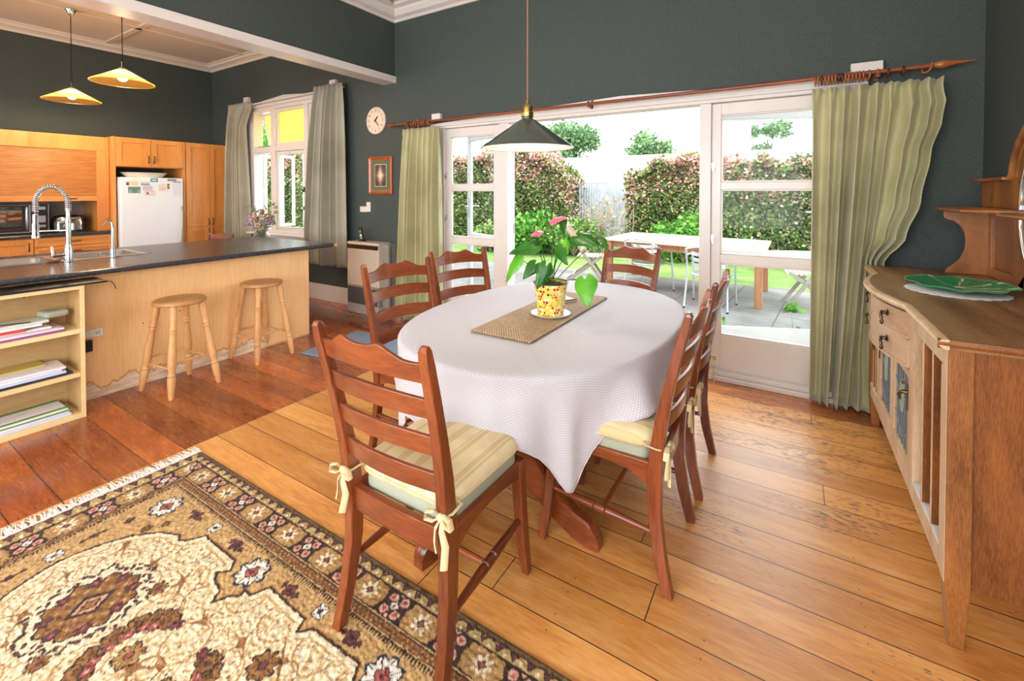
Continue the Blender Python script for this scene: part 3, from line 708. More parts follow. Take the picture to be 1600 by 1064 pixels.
fcard(2.955, 1.60, .10, .20, (226, 226, 242), 'long pale lavender shopping list pad at the right of the fridge', lambda a, b: (120, 134, 156) if b < .08 else None, 'notepad')
m = M(); L = []
for r, z in ((.20, 0), (.235, .03), (.262, .062), (.275, .068), (.262, .068), (.235, .04), (.19, .014)): L.append([(.62*r*math.cos(2*PI*q/32), r*math.sin(2*PI*q/32), z) for q in range(32)])
tag(m.loft(L).build('serving_dish', MT['white_por'], smooth=50, loc=(-7.72, 2.68, 1.651)), 'oval cream serving dish lying on top of the fridge', 'dish')
# appliance niche with roller shutter
NX = -7.70
t = thing('roller_cupboard', 'honey timber cupboard with a slatted roller shutter over the appliance nook', 'cupboard', (NX, .9, 0.95))
part(M().box(XK+.01, -1.2, 1.985, NX, 2.29, 2.17).box(XK+.01, 2.165, .945, NX, 2.29, 1.985), 'frame', 'rimu', t, bevel=.002)
part(M().box(XK+.01, -1.2, .945, XK+.03, 2.165, 1.985), 'back_panel', 'greyplas', t)
part(M().box(NX-.03, -1.2, 1.395, NX-.012, 2.165, 1.985), 'shutter', 'tambour', t)
r_ = part(M().box(NX-.034, -1.2, 1.335, NX-.004, 2.165, 1.395), 'shutter_rail', 'rimu_y', t, bevel=.004)
part(M().tube([(NX-.004, 1.86, 1.372), (NX+.02, 1.875, 1.366), (NX+.02, 1.955, 1.366), (NX-.004, 1.97, 1.372)], .006, 8), 'handle', 'bronze', t, smooth=50)
# base units + counter
t = thing('base_cupboards', 'honey timber base unit with drawers under the dark wall counter', 'cupboard', (FX, .6, 0))
part(M().box(XK+.01, -1.2, .08, FX, 2.29, .905).box(XK+.01, -1.2, 0, FX-.05, 2.29, .08), 'carcass', 'rimu', t)
for z0, z1 in ((.79, .895), (.665, .78), (.40, .655), (.10, .39)):
    d = part(shaker(M(), 1.565, 2.275, z0, z1, s=.035), 'drawer', 'rimu_y', t, bevel=.002)
    part(d_handle(1.92, (z0+z1)/2, .11, False), 'handle', 'bronze', t, smooth=50).parent = d
for a, b in ((1.02, 1.555), (.47, 1.01), (-.1, .46)):
    d = part(shaker(M(), a, b, .10, .895), 'door', 'rimu', t, bevel=.002); part(d_handle(b-.04, .80), 'handle', 'bronze', t, smooth=50).parent = d
tag(M().box(XK+.01, -1.2, .905, FX+.045, 2.292, .945).build('kitchen_worktop', MT['counter'], bevel=.012), 'dark speckled worktop along the kitchen wall under the roller cupboard', 'worktop')
# microwave
t = thing('microwave_oven', 'black and steel microwave oven on the wall worktop under the shutter', 'microwave', (-7.98, 1.38, .945))
part(M().box(-8.2, 1.02, .955, -7.80, 1.735, 1.30), 'case', 'steel', t, bevel=.006)
part(M().box(-7.80, 1.03, .975, -7.782, 1.56, 1.29), 'door', 'black', t, bevel=.003)
part(M().box(-7.782, 1.05, 1.0, -7.779, 1.50, 1.27), 'window', 'mirror', t)
part(M().tube([(-7.782, 1.535, .99), (-7.745, 1.535, 1.0), (-7.745, 1.535, 1.27), (-7.782, 1.535, 1.28)], .011, 8), 'handle', 'steel', t, smooth=50)
part(M().box(-7.80, 1.575, .965, -7.782, 1.725, 1.295), 'control_panel', 'black', t, bevel=.003)
part(M().box(-7.782, 1.60, 1.235, -7.779, 1.70, 1.27), 'display', 'steel', t)
part(M().box(-7.782, 1.60, 1.08, -7.779, 1.70, 1.16), 'keypad', 'steel', t)
part(M().box(-7.782, 1.60, 1.02, -7.779, 1.70, 1.05), 'start_button', 'steel', t)
part(M().lathe([(.012, 0), (.012, .01)], (-7.99, 1.1, .945), (0, 0, 1), 8).lathe([(.012, 0), (.012, .01)], (-7.99, 1.65, .945), (0, 0, 1), 8), 'foot', 'black', t)
# toaster
t = thing('toaster', 'rounded chrome toaster with black ends beside the microwave', 'toaster', (-7.86, 1.93, .945))
tray = M(); L = [[(-7.86+.13*a*.9, 1.93+.19*b, z) for a, b in [(math.copysign(abs(math.cos(q))**.5, math.cos(q))*s, math.copysign(abs(math.sin(q))**.5, math.sin(q))*s) for q in [2*PI*i/28 for i in range(28)]]] for s, z in ((.85, .946), (1, .956), (.97, .958), (.84, .95))]
tag(tray.loft(L).build('steel_tray', MT['steel'], smooth=40), 'thin steel tray under the chrome toaster', 'tray')
def arch_loops(ys, w, h, z0, x, n=14):
    return [[(x + w*s*math.copysign(abs(math.cos(a))**.6, math.cos(a)), y, z0 + h*s2*math.sin(a)**.7 if math.sin(a) > 0 else z0) for a in [PI*i/n for i in range(n+1)]] for y, s, s2 in ys]
part(M().loft(arch_loops([(1.80, .93, .93), (1.82, 1, 1), (2.01, 1, 1), (2.03, .93, .93)], .10, .19, .968, -7.86)), 'body', 'chrome', t, smooth=50)
part(M().loft(arch_loops([(1.775, .8, .8), (1.80, .96, .96)], .10, .19, .968, -7.86)), 'end_cap', 'black', t, smooth=50); part(M().loft(arch_loops([(2.03, .96, .96), (2.055, .8, .8)], .10, .19, .968, -7.86)), 'end_cap', 'black', t, smooth=50)
part(M().box(-7.895, 1.83, 1.150, -7.875, 2.0, 1.162).box(-7.845, 1.83, 1.150, -7.825, 2.0, 1.162), 'slot', 'black', t)
part(M().box(-7.87, 2.055, 1.04, -7.85, 2.085, 1.055), 'lever', 'black', t, bevel=.003)
part(M().box(-7.92, 1.80, .956, -7.80, 2.03, .970), 'base', 'black', t)
part(M().tube([(-7.88, 2.06, 1.0), (-7.95, 2.12, .99), (-8.05, 2.13, 1.03), (-8.20, 2.12, 1.10)], .005, 6), 'cord', 'black', t, smooth=50)
tag(M().box(-8.238, 2.05, 1.06, -8.205, 2.15, 1.14).build('niche_socket', MT['black'], bevel=.004), 'black plug and socket on the wall behind the toaster', 'socket')

# ------------------------------------------------------------------ pendants over the kitchen
def kitchen_pendant(loc, cup, label):
    t = thing('pendant_lamp', label, 'pendant lamp', (loc[0], loc[1], loc[2]), 0, None)
    r = .25; h = .135
    m = M().lathe([(r, 0), (r+.003, .004), (r*.55, h*.52), (.03, h), (.026, h), (r*.53, h*.50), (r-.005, .003)], seg=48, caps=False)
    m.build('glass_shade', MT['amber'], t, smooth=60)
    M().torus((0, 0, .001), r, .0045, (0, 0, 1), 48, 6).build('rim', MT['amber'], t, smooth=True)
    M().lathe([(.032, h-.012), (.03, h+.01), (.011, h+.02), (.011, h+.07), (.006, h+.072)], seg=16).build('lampholder', MT['chrome'], t, smooth=50)
    top = cup - loc[2]
    M().tube([(0, 0, h+.07), (0, 0, top)], .004, 6).build('cord', MT['black'], t)
    M().lathe([(.004, top-.075), (.055, top-.002), (.055, top)], seg=20).build('ceiling_cup', MT['chrome'], t, smooth=40)
    M().sphere((0, 0, .055), .042, 16, 10, (1, 1, .95)).lathe([(.02, .085), (.018, .12)], seg=12).build('bulb', MT['bulb'], t, smooth=True)
    d = bpy.data.lights.new('bulb_light', 'POINT'); d.energy = 34; d.color = (1, .73, .44); d.shadow_soft_size = .06
    o = bpy.data.objects.new('bulb_light', d); COL.objects.link(o); o.parent = t; o.location = (0, 0, .0)
    return t
kitchen_pendant((-7.03, 1.77, 2.50), 3.53, 'left amber glass cone pendant lamp, lit, farther from the beam')
kitchen_pendant((-5.66, 1.80, 2.535), 3.55, 'right amber glass cone pendant lamp, lit, hanging nearer the white beam')

# ------------------------------------------------------------------ island bench
t = thing('kitchen_island', 'long honey plywood kitchen island with peeling veneer at the floor', 'island', (-4.75, .9, 0))
part(M().box(-5.28, -1.2, 0, -4.15, 2.80, .878), 'body', 'ply', t, bevel=.002)
part(M().lathe([(.004, 0), (.004, .002)], (-4.149, 1.42, .46), (1, 0, 0), 8).lathe([(.004, 0), (.004, .002)], (-4.149, 1.66, .5), (1, 0, 0), 8), 'screw', 'dark', t)
wt = M(); z0, z1 = .88, .92
wt.box(-5.47, -1.2, z0, -5.25, 2.99, z1).box(-4.69, -1.2, z0, -4.04, 2.99, z1).box(-5.25, 1.68, z0, -4.69, 2.99, z1).box(-5.25, -1.2, z0, -4.69, .10, z1)
wt.loft([[(-4.04, y, z0), (-4.025, y, z0+.006), (-4.018, y, z0+.02), (-4.025, y, z1-.006), (-4.04, y, z1)] for y in (-1.2, 2.99)])
wt.loft([[(x, 2.99, z0), (x, 3.003, z0+.006), (x, 3.008, z0+.02), (x, 3.003, z1-.006), (x, 2.99, z1)] for x in (-5.47, -4.05)])
o = tag(wt.build('island_worktop', MT['counter']), 'long charcoal speckled worktop on the kitchen island', 'worktop')
part_ = M().lathe([(.0, 0), (.013, .002), (.018, .01), (.018, .016), (.013, .024), (.0, .027)], (-4.01, 3.004, .90), (.2, 1, 0), 14).build('end_button', MT['pine'], o, smooth=60)
# sink
t = thing('sink', 'inset stainless steel double bowl sink in the island worktop', 'sink', (-4.97, .9, .92))
sk = M(); rim = [(-5.235, .12), (-4.705, .12), (-4.705, 1.665), (-5.235, 1.665)]
def bowl(m, x0, x1, y0, y1, zt, zb):
    def loop(i, z, r): 
        pts = []
        for cx, cy, a0 in ((x1-i-r, y1-i-r, 0), (x0+i+r, y1-i-r, PI/2), (x0+i+r, y0+i+r, PI), (x1-i-r, y0+i+r, 1.5*PI)):
            pts += [(cx+r*math.cos(a0+PI/2*k/5), cy+r*math.sin(a0+PI/2*k/5), z) for k in range(6)]
        return pts
    m.loft([loop(-.012, zt+.001, .06), loop(0, zt, .06), loop(.006, zt-.01, .06), loop(.02, zb+.03, .05), loop(.05, zb, .03)], caps=False)
    lp = loop(.05, zb, .03); m.add(lp, [tuple(range(len(lp)))])
bowl(sk, -5.19, -4.78, .70, 1.10, .924, .78); bowl(sk, -5.19, -4.78, 1.22, 1.62, .924, .78); bowl(sk, -5.15, -4.82, 1.12, 1.20, .924, .85)
part(sk, 'bowl', 'steel', t, smooth=50)
dk = M()
for a, b, c, d in ((-5.235, .12, -4.705, .70), (-5.235, 1.62, -4.705, 1.665), (-5.235, .70, -5.19, 1.62), (-4.78, .70, -4.705, 1.62), (-5.19, 1.10, -4.78, 1.12), (-5.19, 1.20, -4.78, 1.22)): dk.box(a, b, .9195, c, d, .9235)
part(dk, 'rim', 'steel', t)
# spring tap
t = thing('spring_tap', 'tall chrome kitchen tap with a coiled spring spout', 'tap', (-4.66, 1.14, .92))
bx, by = -4.66, 1.14
part(M().lathe([(.03, 0), (.03, .006), (.024, .012), (.024, .10), (.020, .11), (.020, .13)], (bx, by, .924), seg=20), 'base', 'chrome', t, smooth=40)
part(M().lathe([(.016, .12), (.016, .30), (.018, .302), (.018, .318), (.013, .32), (.013, .40)], (bx, by, .924), seg=16), 'pole', 'chrome', t, smooth=40)
ux, uy = -.55, -.835   # direction the spout reaches, out over the left bowl
arc = []
for k in range(61):
    a = PI*k/60; q = .092
    arc.append(Vector((bx + ux*q*(1-math.cos(a)), by + uy*q*(1-math.cos(a)), 1.36 + .13*math.sin(a)*1.0)))
arc = [Vector((bx, by, 1.30))] + arc + [Vector((bx+ux*.184, by+uy*.184, 1.30))]
part(M().tube(arc, .008, 8), 'hose', 'greyplas', t, smooth=50)
def along(pts, s):
    d = [0]
    for a, b in zip(pts, pts[1:]): d.append(d[-1] + (b-a).length)
    s = s*d[-1]
    for i in range(1, len(d)):
        if d[i] >= s or i == len(d)-1:
            f = (s-d[i-1])/max(1e-9, d[i]-d[i-1]); return pts[i-1].lerp(pts[i], min(1, f)), (pts[i]-pts[i-1]).normalized()
coil = []; turns = 34; N = turns*12; side = Vector((-uy, ux, 0))
for i in range(N+1):
    p, d = along(arc, i/N); a = 2*PI*turns*i/N; up = d.cross(side)
    coil.append(p + (side*math.cos(a) + up*math.sin(a))*.0165)
part(M().tube(coil, .0038, 6), 'spring', 'chrome', t, smooth=True)
hx, hy = bx+ux*.184, by+uy*.184
part(M().lathe([(.012, .0), (.016, -.01), (.016, -.07), (.020, -.08), (.020, -.155), (.024, -.165), (.024, -.18), (.017, -.185)], (hx, hy, 1.29), seg=16), 'spray_head', 'chrome', t, smooth=40)
part(M().tube([(bx, by, 1.16), (hx, hy, 1.16)], .006, 8).torus((hx, hy, 1.16), .02, .004, (0, 0, 1)), 'docking_arm', 'chrome', t, smooth=50)
part(M().tube([(bx, by, .975), (bx-.01, by-.085, .975)], .014, 10).tube([(bx-.01, by-.085, .975), (bx-.01, by-.09, 1.045)], .008, 8), 'lever', 'chrome', t, smooth=50)
t = thing('filter_tap', 'small slim chrome water tap to the right of the tall spring tap', 'tap', (-4.65, 1.40, .92))
part(M().lathe([(.02, 0), (.02, .07), (.012, .075), (.012, .24)], (-4.65, 1.40, .924), seg=14), 'body', 'chrome', t, smooth=40)
part(M().tube([(-4.65, 1.40, 1.15), (-4.655, 1.40, 1.20), (-4.70, 1.385, 1.23), (-4.75, 1.37, 1.19)], .010, 8), 'spout', 'chrome', t, smooth=50)
part(M().tube([(-4.65, 1.40, .96), (-4.65, 1.30, .962)], .006, 8), 'lever', 'chrome', t, smooth=50)
# dish cloth by the tap
tag(M().sphere((-4.72, 1.07, .934), .03, 12, 6, (1.2, 1.6, .4)).build('scrubbing_pad', MT['cherry'], smooth=True), 'small brown scrubbing pad at the foot of the spring tap', 'sponge')
# power socket on the island
t = thing('island_socket', 'cream double power socket on the island panel beside the bookcase', 'socket', (-4.15, 1.14, .42))
part(M().box(-4.15, 1.03, .435, -4.138, 1.185, .49), 'plate', 'plate', t, bevel=.003)
part(M().box(-4.138, 1.145, .452, -4.1365, 1.148, .47).box(-4.138, 1.16, .452, -4.1365, 1.163, .47), 'slot', 'dark', t)
part(M().box(-4.138, 1.04, .475, -4.125, 1.075, .50), 'switch', 'plate', t, bevel=.003)
t = thing('power_adaptor', 'black plug-in power adaptor hanging from the island socket', 'adaptor', (-4.138, 1.09, .38))
part(M().box(-4.137, 1.055, .345, -4.105, 1.12, .425), 'body', 'black', t, bevel=.006)
part(M().tube([(-4.12, 1.06, .35), (-4.09, 1.06, .33), (-4.08, 1.04, .35)], .004, 6).tube([(-4.11, 1.055, .42), (-4.0, 1.04, .44), (-3.93, 1.01, .545), (-3.93, .9, .565)], .0035, 6), 'cable', 'black', t, smooth=50)

# ------------------------------------------------------------------ bookcase
t = thing('bookcase', 'low pale oak laminate bookcase of three shelves standing against the island', 'bookcase', (-4.0, .46, 0))
bx0, bx1 = -4.142, -3.862
part(M().box(bx0, .992, 0, bx1, 1.015, .852), 'side_panel', 'shelf', t, bevel=.0015); part(M().box(bx0, -.10, 0, bx1, -.077, .852), 'side_panel', 'shelf', t, bevel=.0015)
part(M().box(bx0, -.077, .828, bx1, .992, .852), 'top', 'shelf_edge', t, bevel=.0015)
for z in (.545, .265): part(M().box(bx0, -.077, z, bx1-.004, .992, z+.028), 'shelf', 'shelf_edge', t, bevel=.0015)
part(M().box(bx0, -.077, .0, bx1, .992, .032), 'bottom', 'shelf_edge', t, bevel=.0015)
part(M().box(bx0, -.077, .032, bx0+.006, .992, .828), 'back', 'shelf', t)
part(M().lathe([(.004, 0), (.004, .002)], (bx0+.006, .80, .78), (1, 0, 0), 8).lathe([(.004, 0), (.004, .002)], (bx0+.006, .80, .20), (1, 0, 0), 8), 'screw_cap', 'dark', t)
part(M().box(bx1, .992, 0, bx1+.0006, 1.015, .852), 'front_edging', 'shelf_edge', t)
t = thing('laptop_tray', 'flat black tray lying on the bookcase under the worktop edge', 'tray', (-4.0, .7, .853))
part(M().box(-4.11, .05, .853, -3.85, 1.13, .864), 'board', 'black', t, bevel=.003)
part(M().box(-3.90, .42, .8642, -3.852, .60, .868), 'strap', 'putty', t, bevel=.001)
part(M().tube([(-3.86, 1.12, .86), (-3.858, 1.15, .855), (-3.855, 1.165, .83), (-3.855, 1.172, .80)], .003, 6), 'loose_cord', 'black', t, smooth=50)
# papers on the shelves
def paper(nm, x0, x1, y0, y1, z, h, col, label, group, rot=0, cover=None):
    m = M().box(x0, y0, 0, x1, y1, h); c = ((x0+x1)/2, (y0+y1)/2, 0); m.rot(R(rot), c)
    o = m.build(nm, plain(nm+'_'+'%d_%d_%d' % col, col, .5, var=.04, scale=12), bevel=min(.002, h*.3), loc=(0, 0, z))
    if cover:
        mm = M()
        for a, b, c_, d in cover[0]: mm.box(x0+(x1-x0)*a, y0+(y1-y0)*b, h, x0+(x1-x0)*c_, y0+(y1-y0)*d, h+.0006)
        mm.rot(R(rot), c); mm.build('cover_band', plain('band_%d_%d_%d' % cover[1], cover[1], .5), o)
    return tag(o, label, 'magazine' if nm == 'magazine' else ('folder' if nm == 'folder' else 'papers'), group)
g1, g2, g3 = 'papers on the top shelf', 'papers on the middle shelf', 'booklets on the bottom shelf'
z = .5735
for i, (c, h, r, y1, lab) in enumerate([((150, 70, 140), .010, 0, .93, 'purple magazine at the bottom of the top shelf pile'), ((236, 232, 238), .012, 1, .925, 'thick white magazine above the purple one'), ((214, 186, 196), .008, -1, .90, 'pale pink brochure in the top shelf pile'),
        ((240, 238, 236), .010, 1.5, .87, 'white catalogue in the middle of the top shelf pile'), ((206, 58, 66), .012, -3, .76, 'bright red brochure in the top shelf pile'), ((238, 236, 234), .014, 2, .83, 'loose white paper sheaf on the red brochure'), ((206, 212, 206), .016, 1, .86, 'pale grey green folder topmost on the top shelf')]):
    paper('magazine', -4.09+.004*i, -3.885-.003*i, .15, y1, z, h, c, lab, g1, r); z += h+.0006
m = M(); 
tube_pts = [(-4.0, .84, .66), (-4.0, .95, .645)]
tag(M().box(-4.06, .84, z, -3.93, .955, z+.04).rot(R(8), (-4, .9, z)).build('cloth_bundle', MT['pad'], bevel=.015), 'small grey green folded bag at the end of the top shelf pile', 'bag')
tag(M().tube([(-3.95, .10, z+.01), (-3.92, .35, z+.022), (-3.95, .55, z+.01), (-3.91, .72, z+.008), (-3.90, .78, z+.004)], .003, 6).build('charger_cable', MT['black'], smooth=50), 'thin black cable lying on the papers of the top shelf', 'cable')
z = .2935
for i, (c, h, r, y1, lab) in enumerate([((44, 44, 50), .014, 0, .96, 'black folder at the bottom of the middle shelf pile'), ((196, 206, 232), .014, 0, .93, 'blue and white printed booklet on the black folder'), ((232, 232, 240), .016, 1, .91, 'white document sheaf in the middle shelf pile'),
        ((226, 226, 232), .014, -1.5, .93, 'white printed report topmost at the front of the middle shelf')]):
    paper('folder' if i == 0 else 'magazine', -4.10+.004*i, -3.88-.002*i, .15, y1, z, h, c, lab, g2, r, ([(.55, .35, .95, .6)], (90, 180, 200)) if i == 1 else None); z += h+.0006
paper('folder', -4.12, -3.98, .30, .86, z, .010, (196, 178, 96), 'mustard yellow folder lying at the back of the middle shelf', g2, 2)
z = .0325
for i, (c, h, r, y1, lab) in enumerate([((206, 208, 226), .016, 0, .95, 'pale blue booklet at the bottom of the bottom shelf pile'), ((236, 236, 238), .014, 1, .94, 'white report second from the bottom shelf'), ((104, 150, 84), .008, -.5, .95, 'plain green booklet under the green and white one')]):
    paper('magazine', -4.10, -3.88, .10, y1, z, h, c, lab, g3, r); z += h+.0006
o = paper('magazine', -4.10, -3.875, .12, .935, z, .008, (234, 234, 236), 'white booklet with green bands and a small title, on the bottom shelf', g3, 1, ([(.0, 0, .14, 1), (.80, 0, .92, 1)], (92, 146, 72)))
tl = M()
for k, (a, b) in enumerate(((.45, .8), (.5, .7), (.42, .74))): tl.box(-4.01+.022*k, .12+.815*a, .0081, -4.006+.022*k, .12+.815*b, .0086)
tl.build('title_lines', MT['greyplas'], o)
# ------------------------------------------------------------------ turned bar stools
def make_stool():
    t = thing('bar_stool', '', 'stool')
    M().lathe([(.155, 0), (.165, .006), (.166, .022), (.158, .031), (.13, .033), (.0, .031)], (0, 0, .628), seg=40).build('seat', MT['pine_x'], t, smooth=50)
    prof = [(0, .013), (.03, .016), (.09, .021), (.14, .023), (.15, .019), (.158, .024), (.168, .019), (.18, .017), (.215, .022), (.222, .024), (.235, .024), (.25, .0235), (.33, .022), (.42, .017), (.44, .0165), (.45, .021), (.46, .017), (.468, .022), (.478, .017), (.50, .018), (.56, .021), (.61, .019), (.635, .015)]
    feet = []
    for sx, sy in ((-1,-1),(1,-1),(1,1),(-1,1)):
        a = Vector((sx*.185, sy*.165, 0)); b = Vector((sx*.10, sy*.095, .635)); feet.append((a, b)); d = b-a
        M().lathe([(r*1.16, h/.635*d.length) for h, r in prof], a, d, 14).build('leg', MT['pine'], t, smooth=50)
    for i, z in ((0, .20), (2, .20), (1, .235), (3, .235)):
        a0, b0 = feet[i]; a1, b1 = feet[(i+1) % 4]; p = a0.lerp(b0, z/.635); q = a1.lerp(b1, z/.635)
        M().tube([p, p.lerp(q, .5), q], [.0055, .007, .0055], 8).build('stretcher', MT['pine'], t, smooth=50)
    return t
s0 = make_stool(); s0.location = (-3.86, 1.545, 0); s0.rotation_euler = (0, 0, R(7)); s0['label'] = 'round pine bar stool nearer the bookcase, left of the two'
s0['group'] = 'turned pine bar stools'
dupt(s0, (-3.975, 2.22, 0), R(4), 'round pine bar stool farther along the island, right of the two', 'turned pine bar stools')

# ------------------------------------------------------------------ gas heater and phone, wall things
t = thing('gas_heater', 'beige upright gas heater standing against the dark wall left of the narrow green curtain', 'heater', (-4.3, 3.7, 0))
part(M().box(-4.58, 3.60, .33, -4.03, 3.79, .855), 'body', 'beige', t, bevel=.014)
part(M().box(-4.578, 3.602, .11, -4.032, 3.79, .33), 'grille_body', 'greyplas', t, bevel=.004)
g = M()
for k in range(11): g.box(-4.56, 3.594, .125+.018*k, -4.05, 3.603, .133+.018*k)
part(g, 'louvre', 'dark', t)
part(M().box(-4.58, 3.595, .0, -4.03, 3.79, .11), 'plinth', 'putty', t, bevel=.01)
part(M().box(-4.575, 3.593, .775, -4.035, 3.601, .825), 'control_strip', 'bronze', t, bevel=.002)
part(M().box(-4.26, 3.5915, .783, -4.06, 3.594, .812), 'display', 'dark', t)
part(M().box(-4.03, 3.66, .10, -3.93, 3.79, .84), 'side_box', 'greyplas', t, bevel=.006)
part(M().box(-4.0295, 3.70, .12, -3.926, 3.703, .82), 'seam', 'dark', t)
t = thing('cordless_phone', 'black and silver cordless phone upright in its cradle on the heater', 'phone', (-4.42, 3.70, .855))
M().box(-.045, -.03, 0, .045, .03, .018).build('cradle', MT['black'], t, bevel=.006)
hs = M().box(-.024, -.012, .012, .024, .012, .165).rot(R(-14), (0, 0, .01), 'Y').build('handset', MT['black'], t, bevel=.008)
M().box(-.017, -.0135, .055, .017, -.012, .085).box(-.018, -.0135, .03, .018, -.012, .045).rot(R(-14), (0, 0, .01), 'Y').build('keypad', MT['plate'], hs)
M().box(-.016, -.0135, .10, .016, -.012, .135).rot(R(-14), (0, 0, .01), 'Y').build('screen', MT['steel'], hs)
# wall clock
YW = YB - .001
t = thing('round_clock', 'round cream wall clock with black hands on the dark wall above the picture', 'clock', (-4.29, YW, 2.315))
M().lathe([(.155, 0), (.165, .004), (.165, .018), (.158, .024), (.150, .022)], (0, 0, 0), (0, -1, 0), 48).build('case', MT['clockface'], t, smooth=40)
M().lathe([(.0, .0225), (.151, .0225)], (0, 0, 0), (0, -1, 0), 48, caps=False).build('dial', MT['clockface'], t)
def text_mesh(txt, size, mat, parent, loc, rot, name):
    c = bpy.data.curves.new(name, 'FONT'); c.body = txt; c.size = size; c.align_x = 'CENTER'; c.align_y = 'CENTER'; c.extrude = .0005
    tmp = bpy.data.objects.new(name, c); COL.objects.link(tmp); dg = bpy.context.evaluated_depsgraph_get(); dg.update()
    me = bpy.data.meshes.new_from_object(tmp.evaluated_get(dg)); bpy.data.objects.remove(tmp)
    me.materials.clear(); me.materials.append(mat)
    o = bpy.data.objects.new(name, me); COL.objects.link(o); o.parent = parent; o.location = loc; o.rotation_euler = rot
    return o
for k in range(1, 13):
    a = PI/2 - 2*PI*k/12
    text_mesh(str(k), .042, MT['greyplas'] if False else MT['bronze'], t, (.120*math.cos(a), -.0235, .120*math.sin(a)), (R(90), 0, 0), 'numeral')
tk = M()
for k in range(60):
    a = 2*PI*k/60; r0, r1 = .143, (.150 if k % 5 else .152)
    tk.bar((r0*math.cos(a), -.0235, r0*math.sin(a)), (r1*math.cos(a), -.0235, r1*math.sin(a)), .0015 if k % 5 else .004, .001, (0, 1, 0))
tk.build('minute_marks', MT['bronze'], t)
def hand(deg, L, w):
    a = PI/2 - R(deg); d = Vector((math.cos(a), 0, math.sin(a))); n = Vector((-math.sin(a), 0, math.cos(a)))
    return M().loft([[-d*.02 + n*w*.5 + Vector((0, -.027, 0)), -d*.02 - n*w*.5 + Vector((0, -.027, 0)), d*L*.7 - n*w*.7 + Vector((0, -.027, 0)), d*L + Vector((0, -.027, 0)), d*L*.7 + n*w*.7 + Vector((0, -.027, 0))],
                     [-d*.02 + n*w*.5 + Vector((0, -.029, 0)), -d*.02 - n*w*.5 + Vector((0, -.029, 0)), d*L*.7 - n*w*.7 + Vector((0, -.029, 0)), d*L + Vector((0, -.029, 0)), d*L*.7 + n*w*.7 + Vector((0, -.029, 0))]])
hand(42, .07, .012).build('hour_hand', MT['black'], t); hand(140, .10, .008).build('minute_hand', MT['black'], t)
M().lathe([(.008, .022), (.006, .032)], (0, 0, 0), (0, -1, 0), 12).build('hub', MT['black'], t)
# framed picture
t = thing('framed_picture', 'small sepia photograph in a brown wooden frame with olive mount on the dark wall', 'picture', (-4.22, YW, 1.65))
w, h, s = .20, .225, .042
f = M()
sec = [(0, 0), (0, -.022), (.012, -.026), (.030, -.014), (s, -.012), (s, 0)]
cor = [(-w, -h, 1, 1), (w, -h, -1, 1), (w, h, -1, -1), (-w, h, 1, -1)]
f.loft([[(cx+ix*a, b, cz+iz*a) for a, b in sec] for cx, cz, ix, iz in cor], closed=True)
f.build('frame', MT['frame_wood'], t)
M().box(-w+.03, -.010, -h+.03, w-.03, -.004, h-.03).build('mount', MT['olive_mount'], t)
M().box(-.100, -.0115, -.135, .100, -.0102, .135).build('inner_border', MT['plate'], t)
M().box(-.094, -.0128, -.129, .094, -.0117, .129).build('photograph', MT['print'], t)
# light switches
t = thing('light_switch', 'white vertical light switch plate below the framed picture', 'switch', (-4.44, YW, 1.265)); M().box(-.035, -.010, -.06, .035, 0, .06).build('plate', MT['plate'], t, bevel=.003); M().box(-.008, -.014, -.012, .008, -.010, .012).build('rocker', MT['plate'], t)
t = thing('heater_switch', 'white horizontal socket plate touching the lower left of the light switch', 'socket', (-4.535, YW, 1.235)); M().box(-.058, -.010, -.035, .058, 0, .035).build('plate', MT['plate'], t, bevel=.003); M().box(-.03, -.013, .005, -.014, -.010, .02).box(.01, -.013, .005, .026, -.010, .02).build('rocker', MT['plate'], t)
# white boxes above the curtain poles
for x, y0, z, lab, hw in ((-7.15, 0, 2.86, 'white block on the wall above the left grey curtain', .06), (-5.07, 0, 2.86, 'white block on the wall above the right grey curtain', .06), (-3.31, 0, 2.262, 'white block on the wall above the left end of the brown curtain pole', .06), (.42, 0, 2.262, 'white block on the wall above the right green curtain', .085)):
    tag(M().box(x-hw, YB-.05, z-.035 if hw != .06 or z < 2.5 else z-.06, x+hw, YB-.001, z+.045).build('curtain_block', MT['white_paint'], bevel=.004), lab, 'block')
# phone line / floor mat
m = M().box(0, 0, 0, 1.25, .70, .012).build('floor_mat', MT['mat'], bevel=.004, loc=(-3.72, 2.425, .0005)); m.rotation_euler = (0, 0, R(8.6))
tag(m, 'blue grey carpet mat on the floor between the island and the dining table', 'mat')
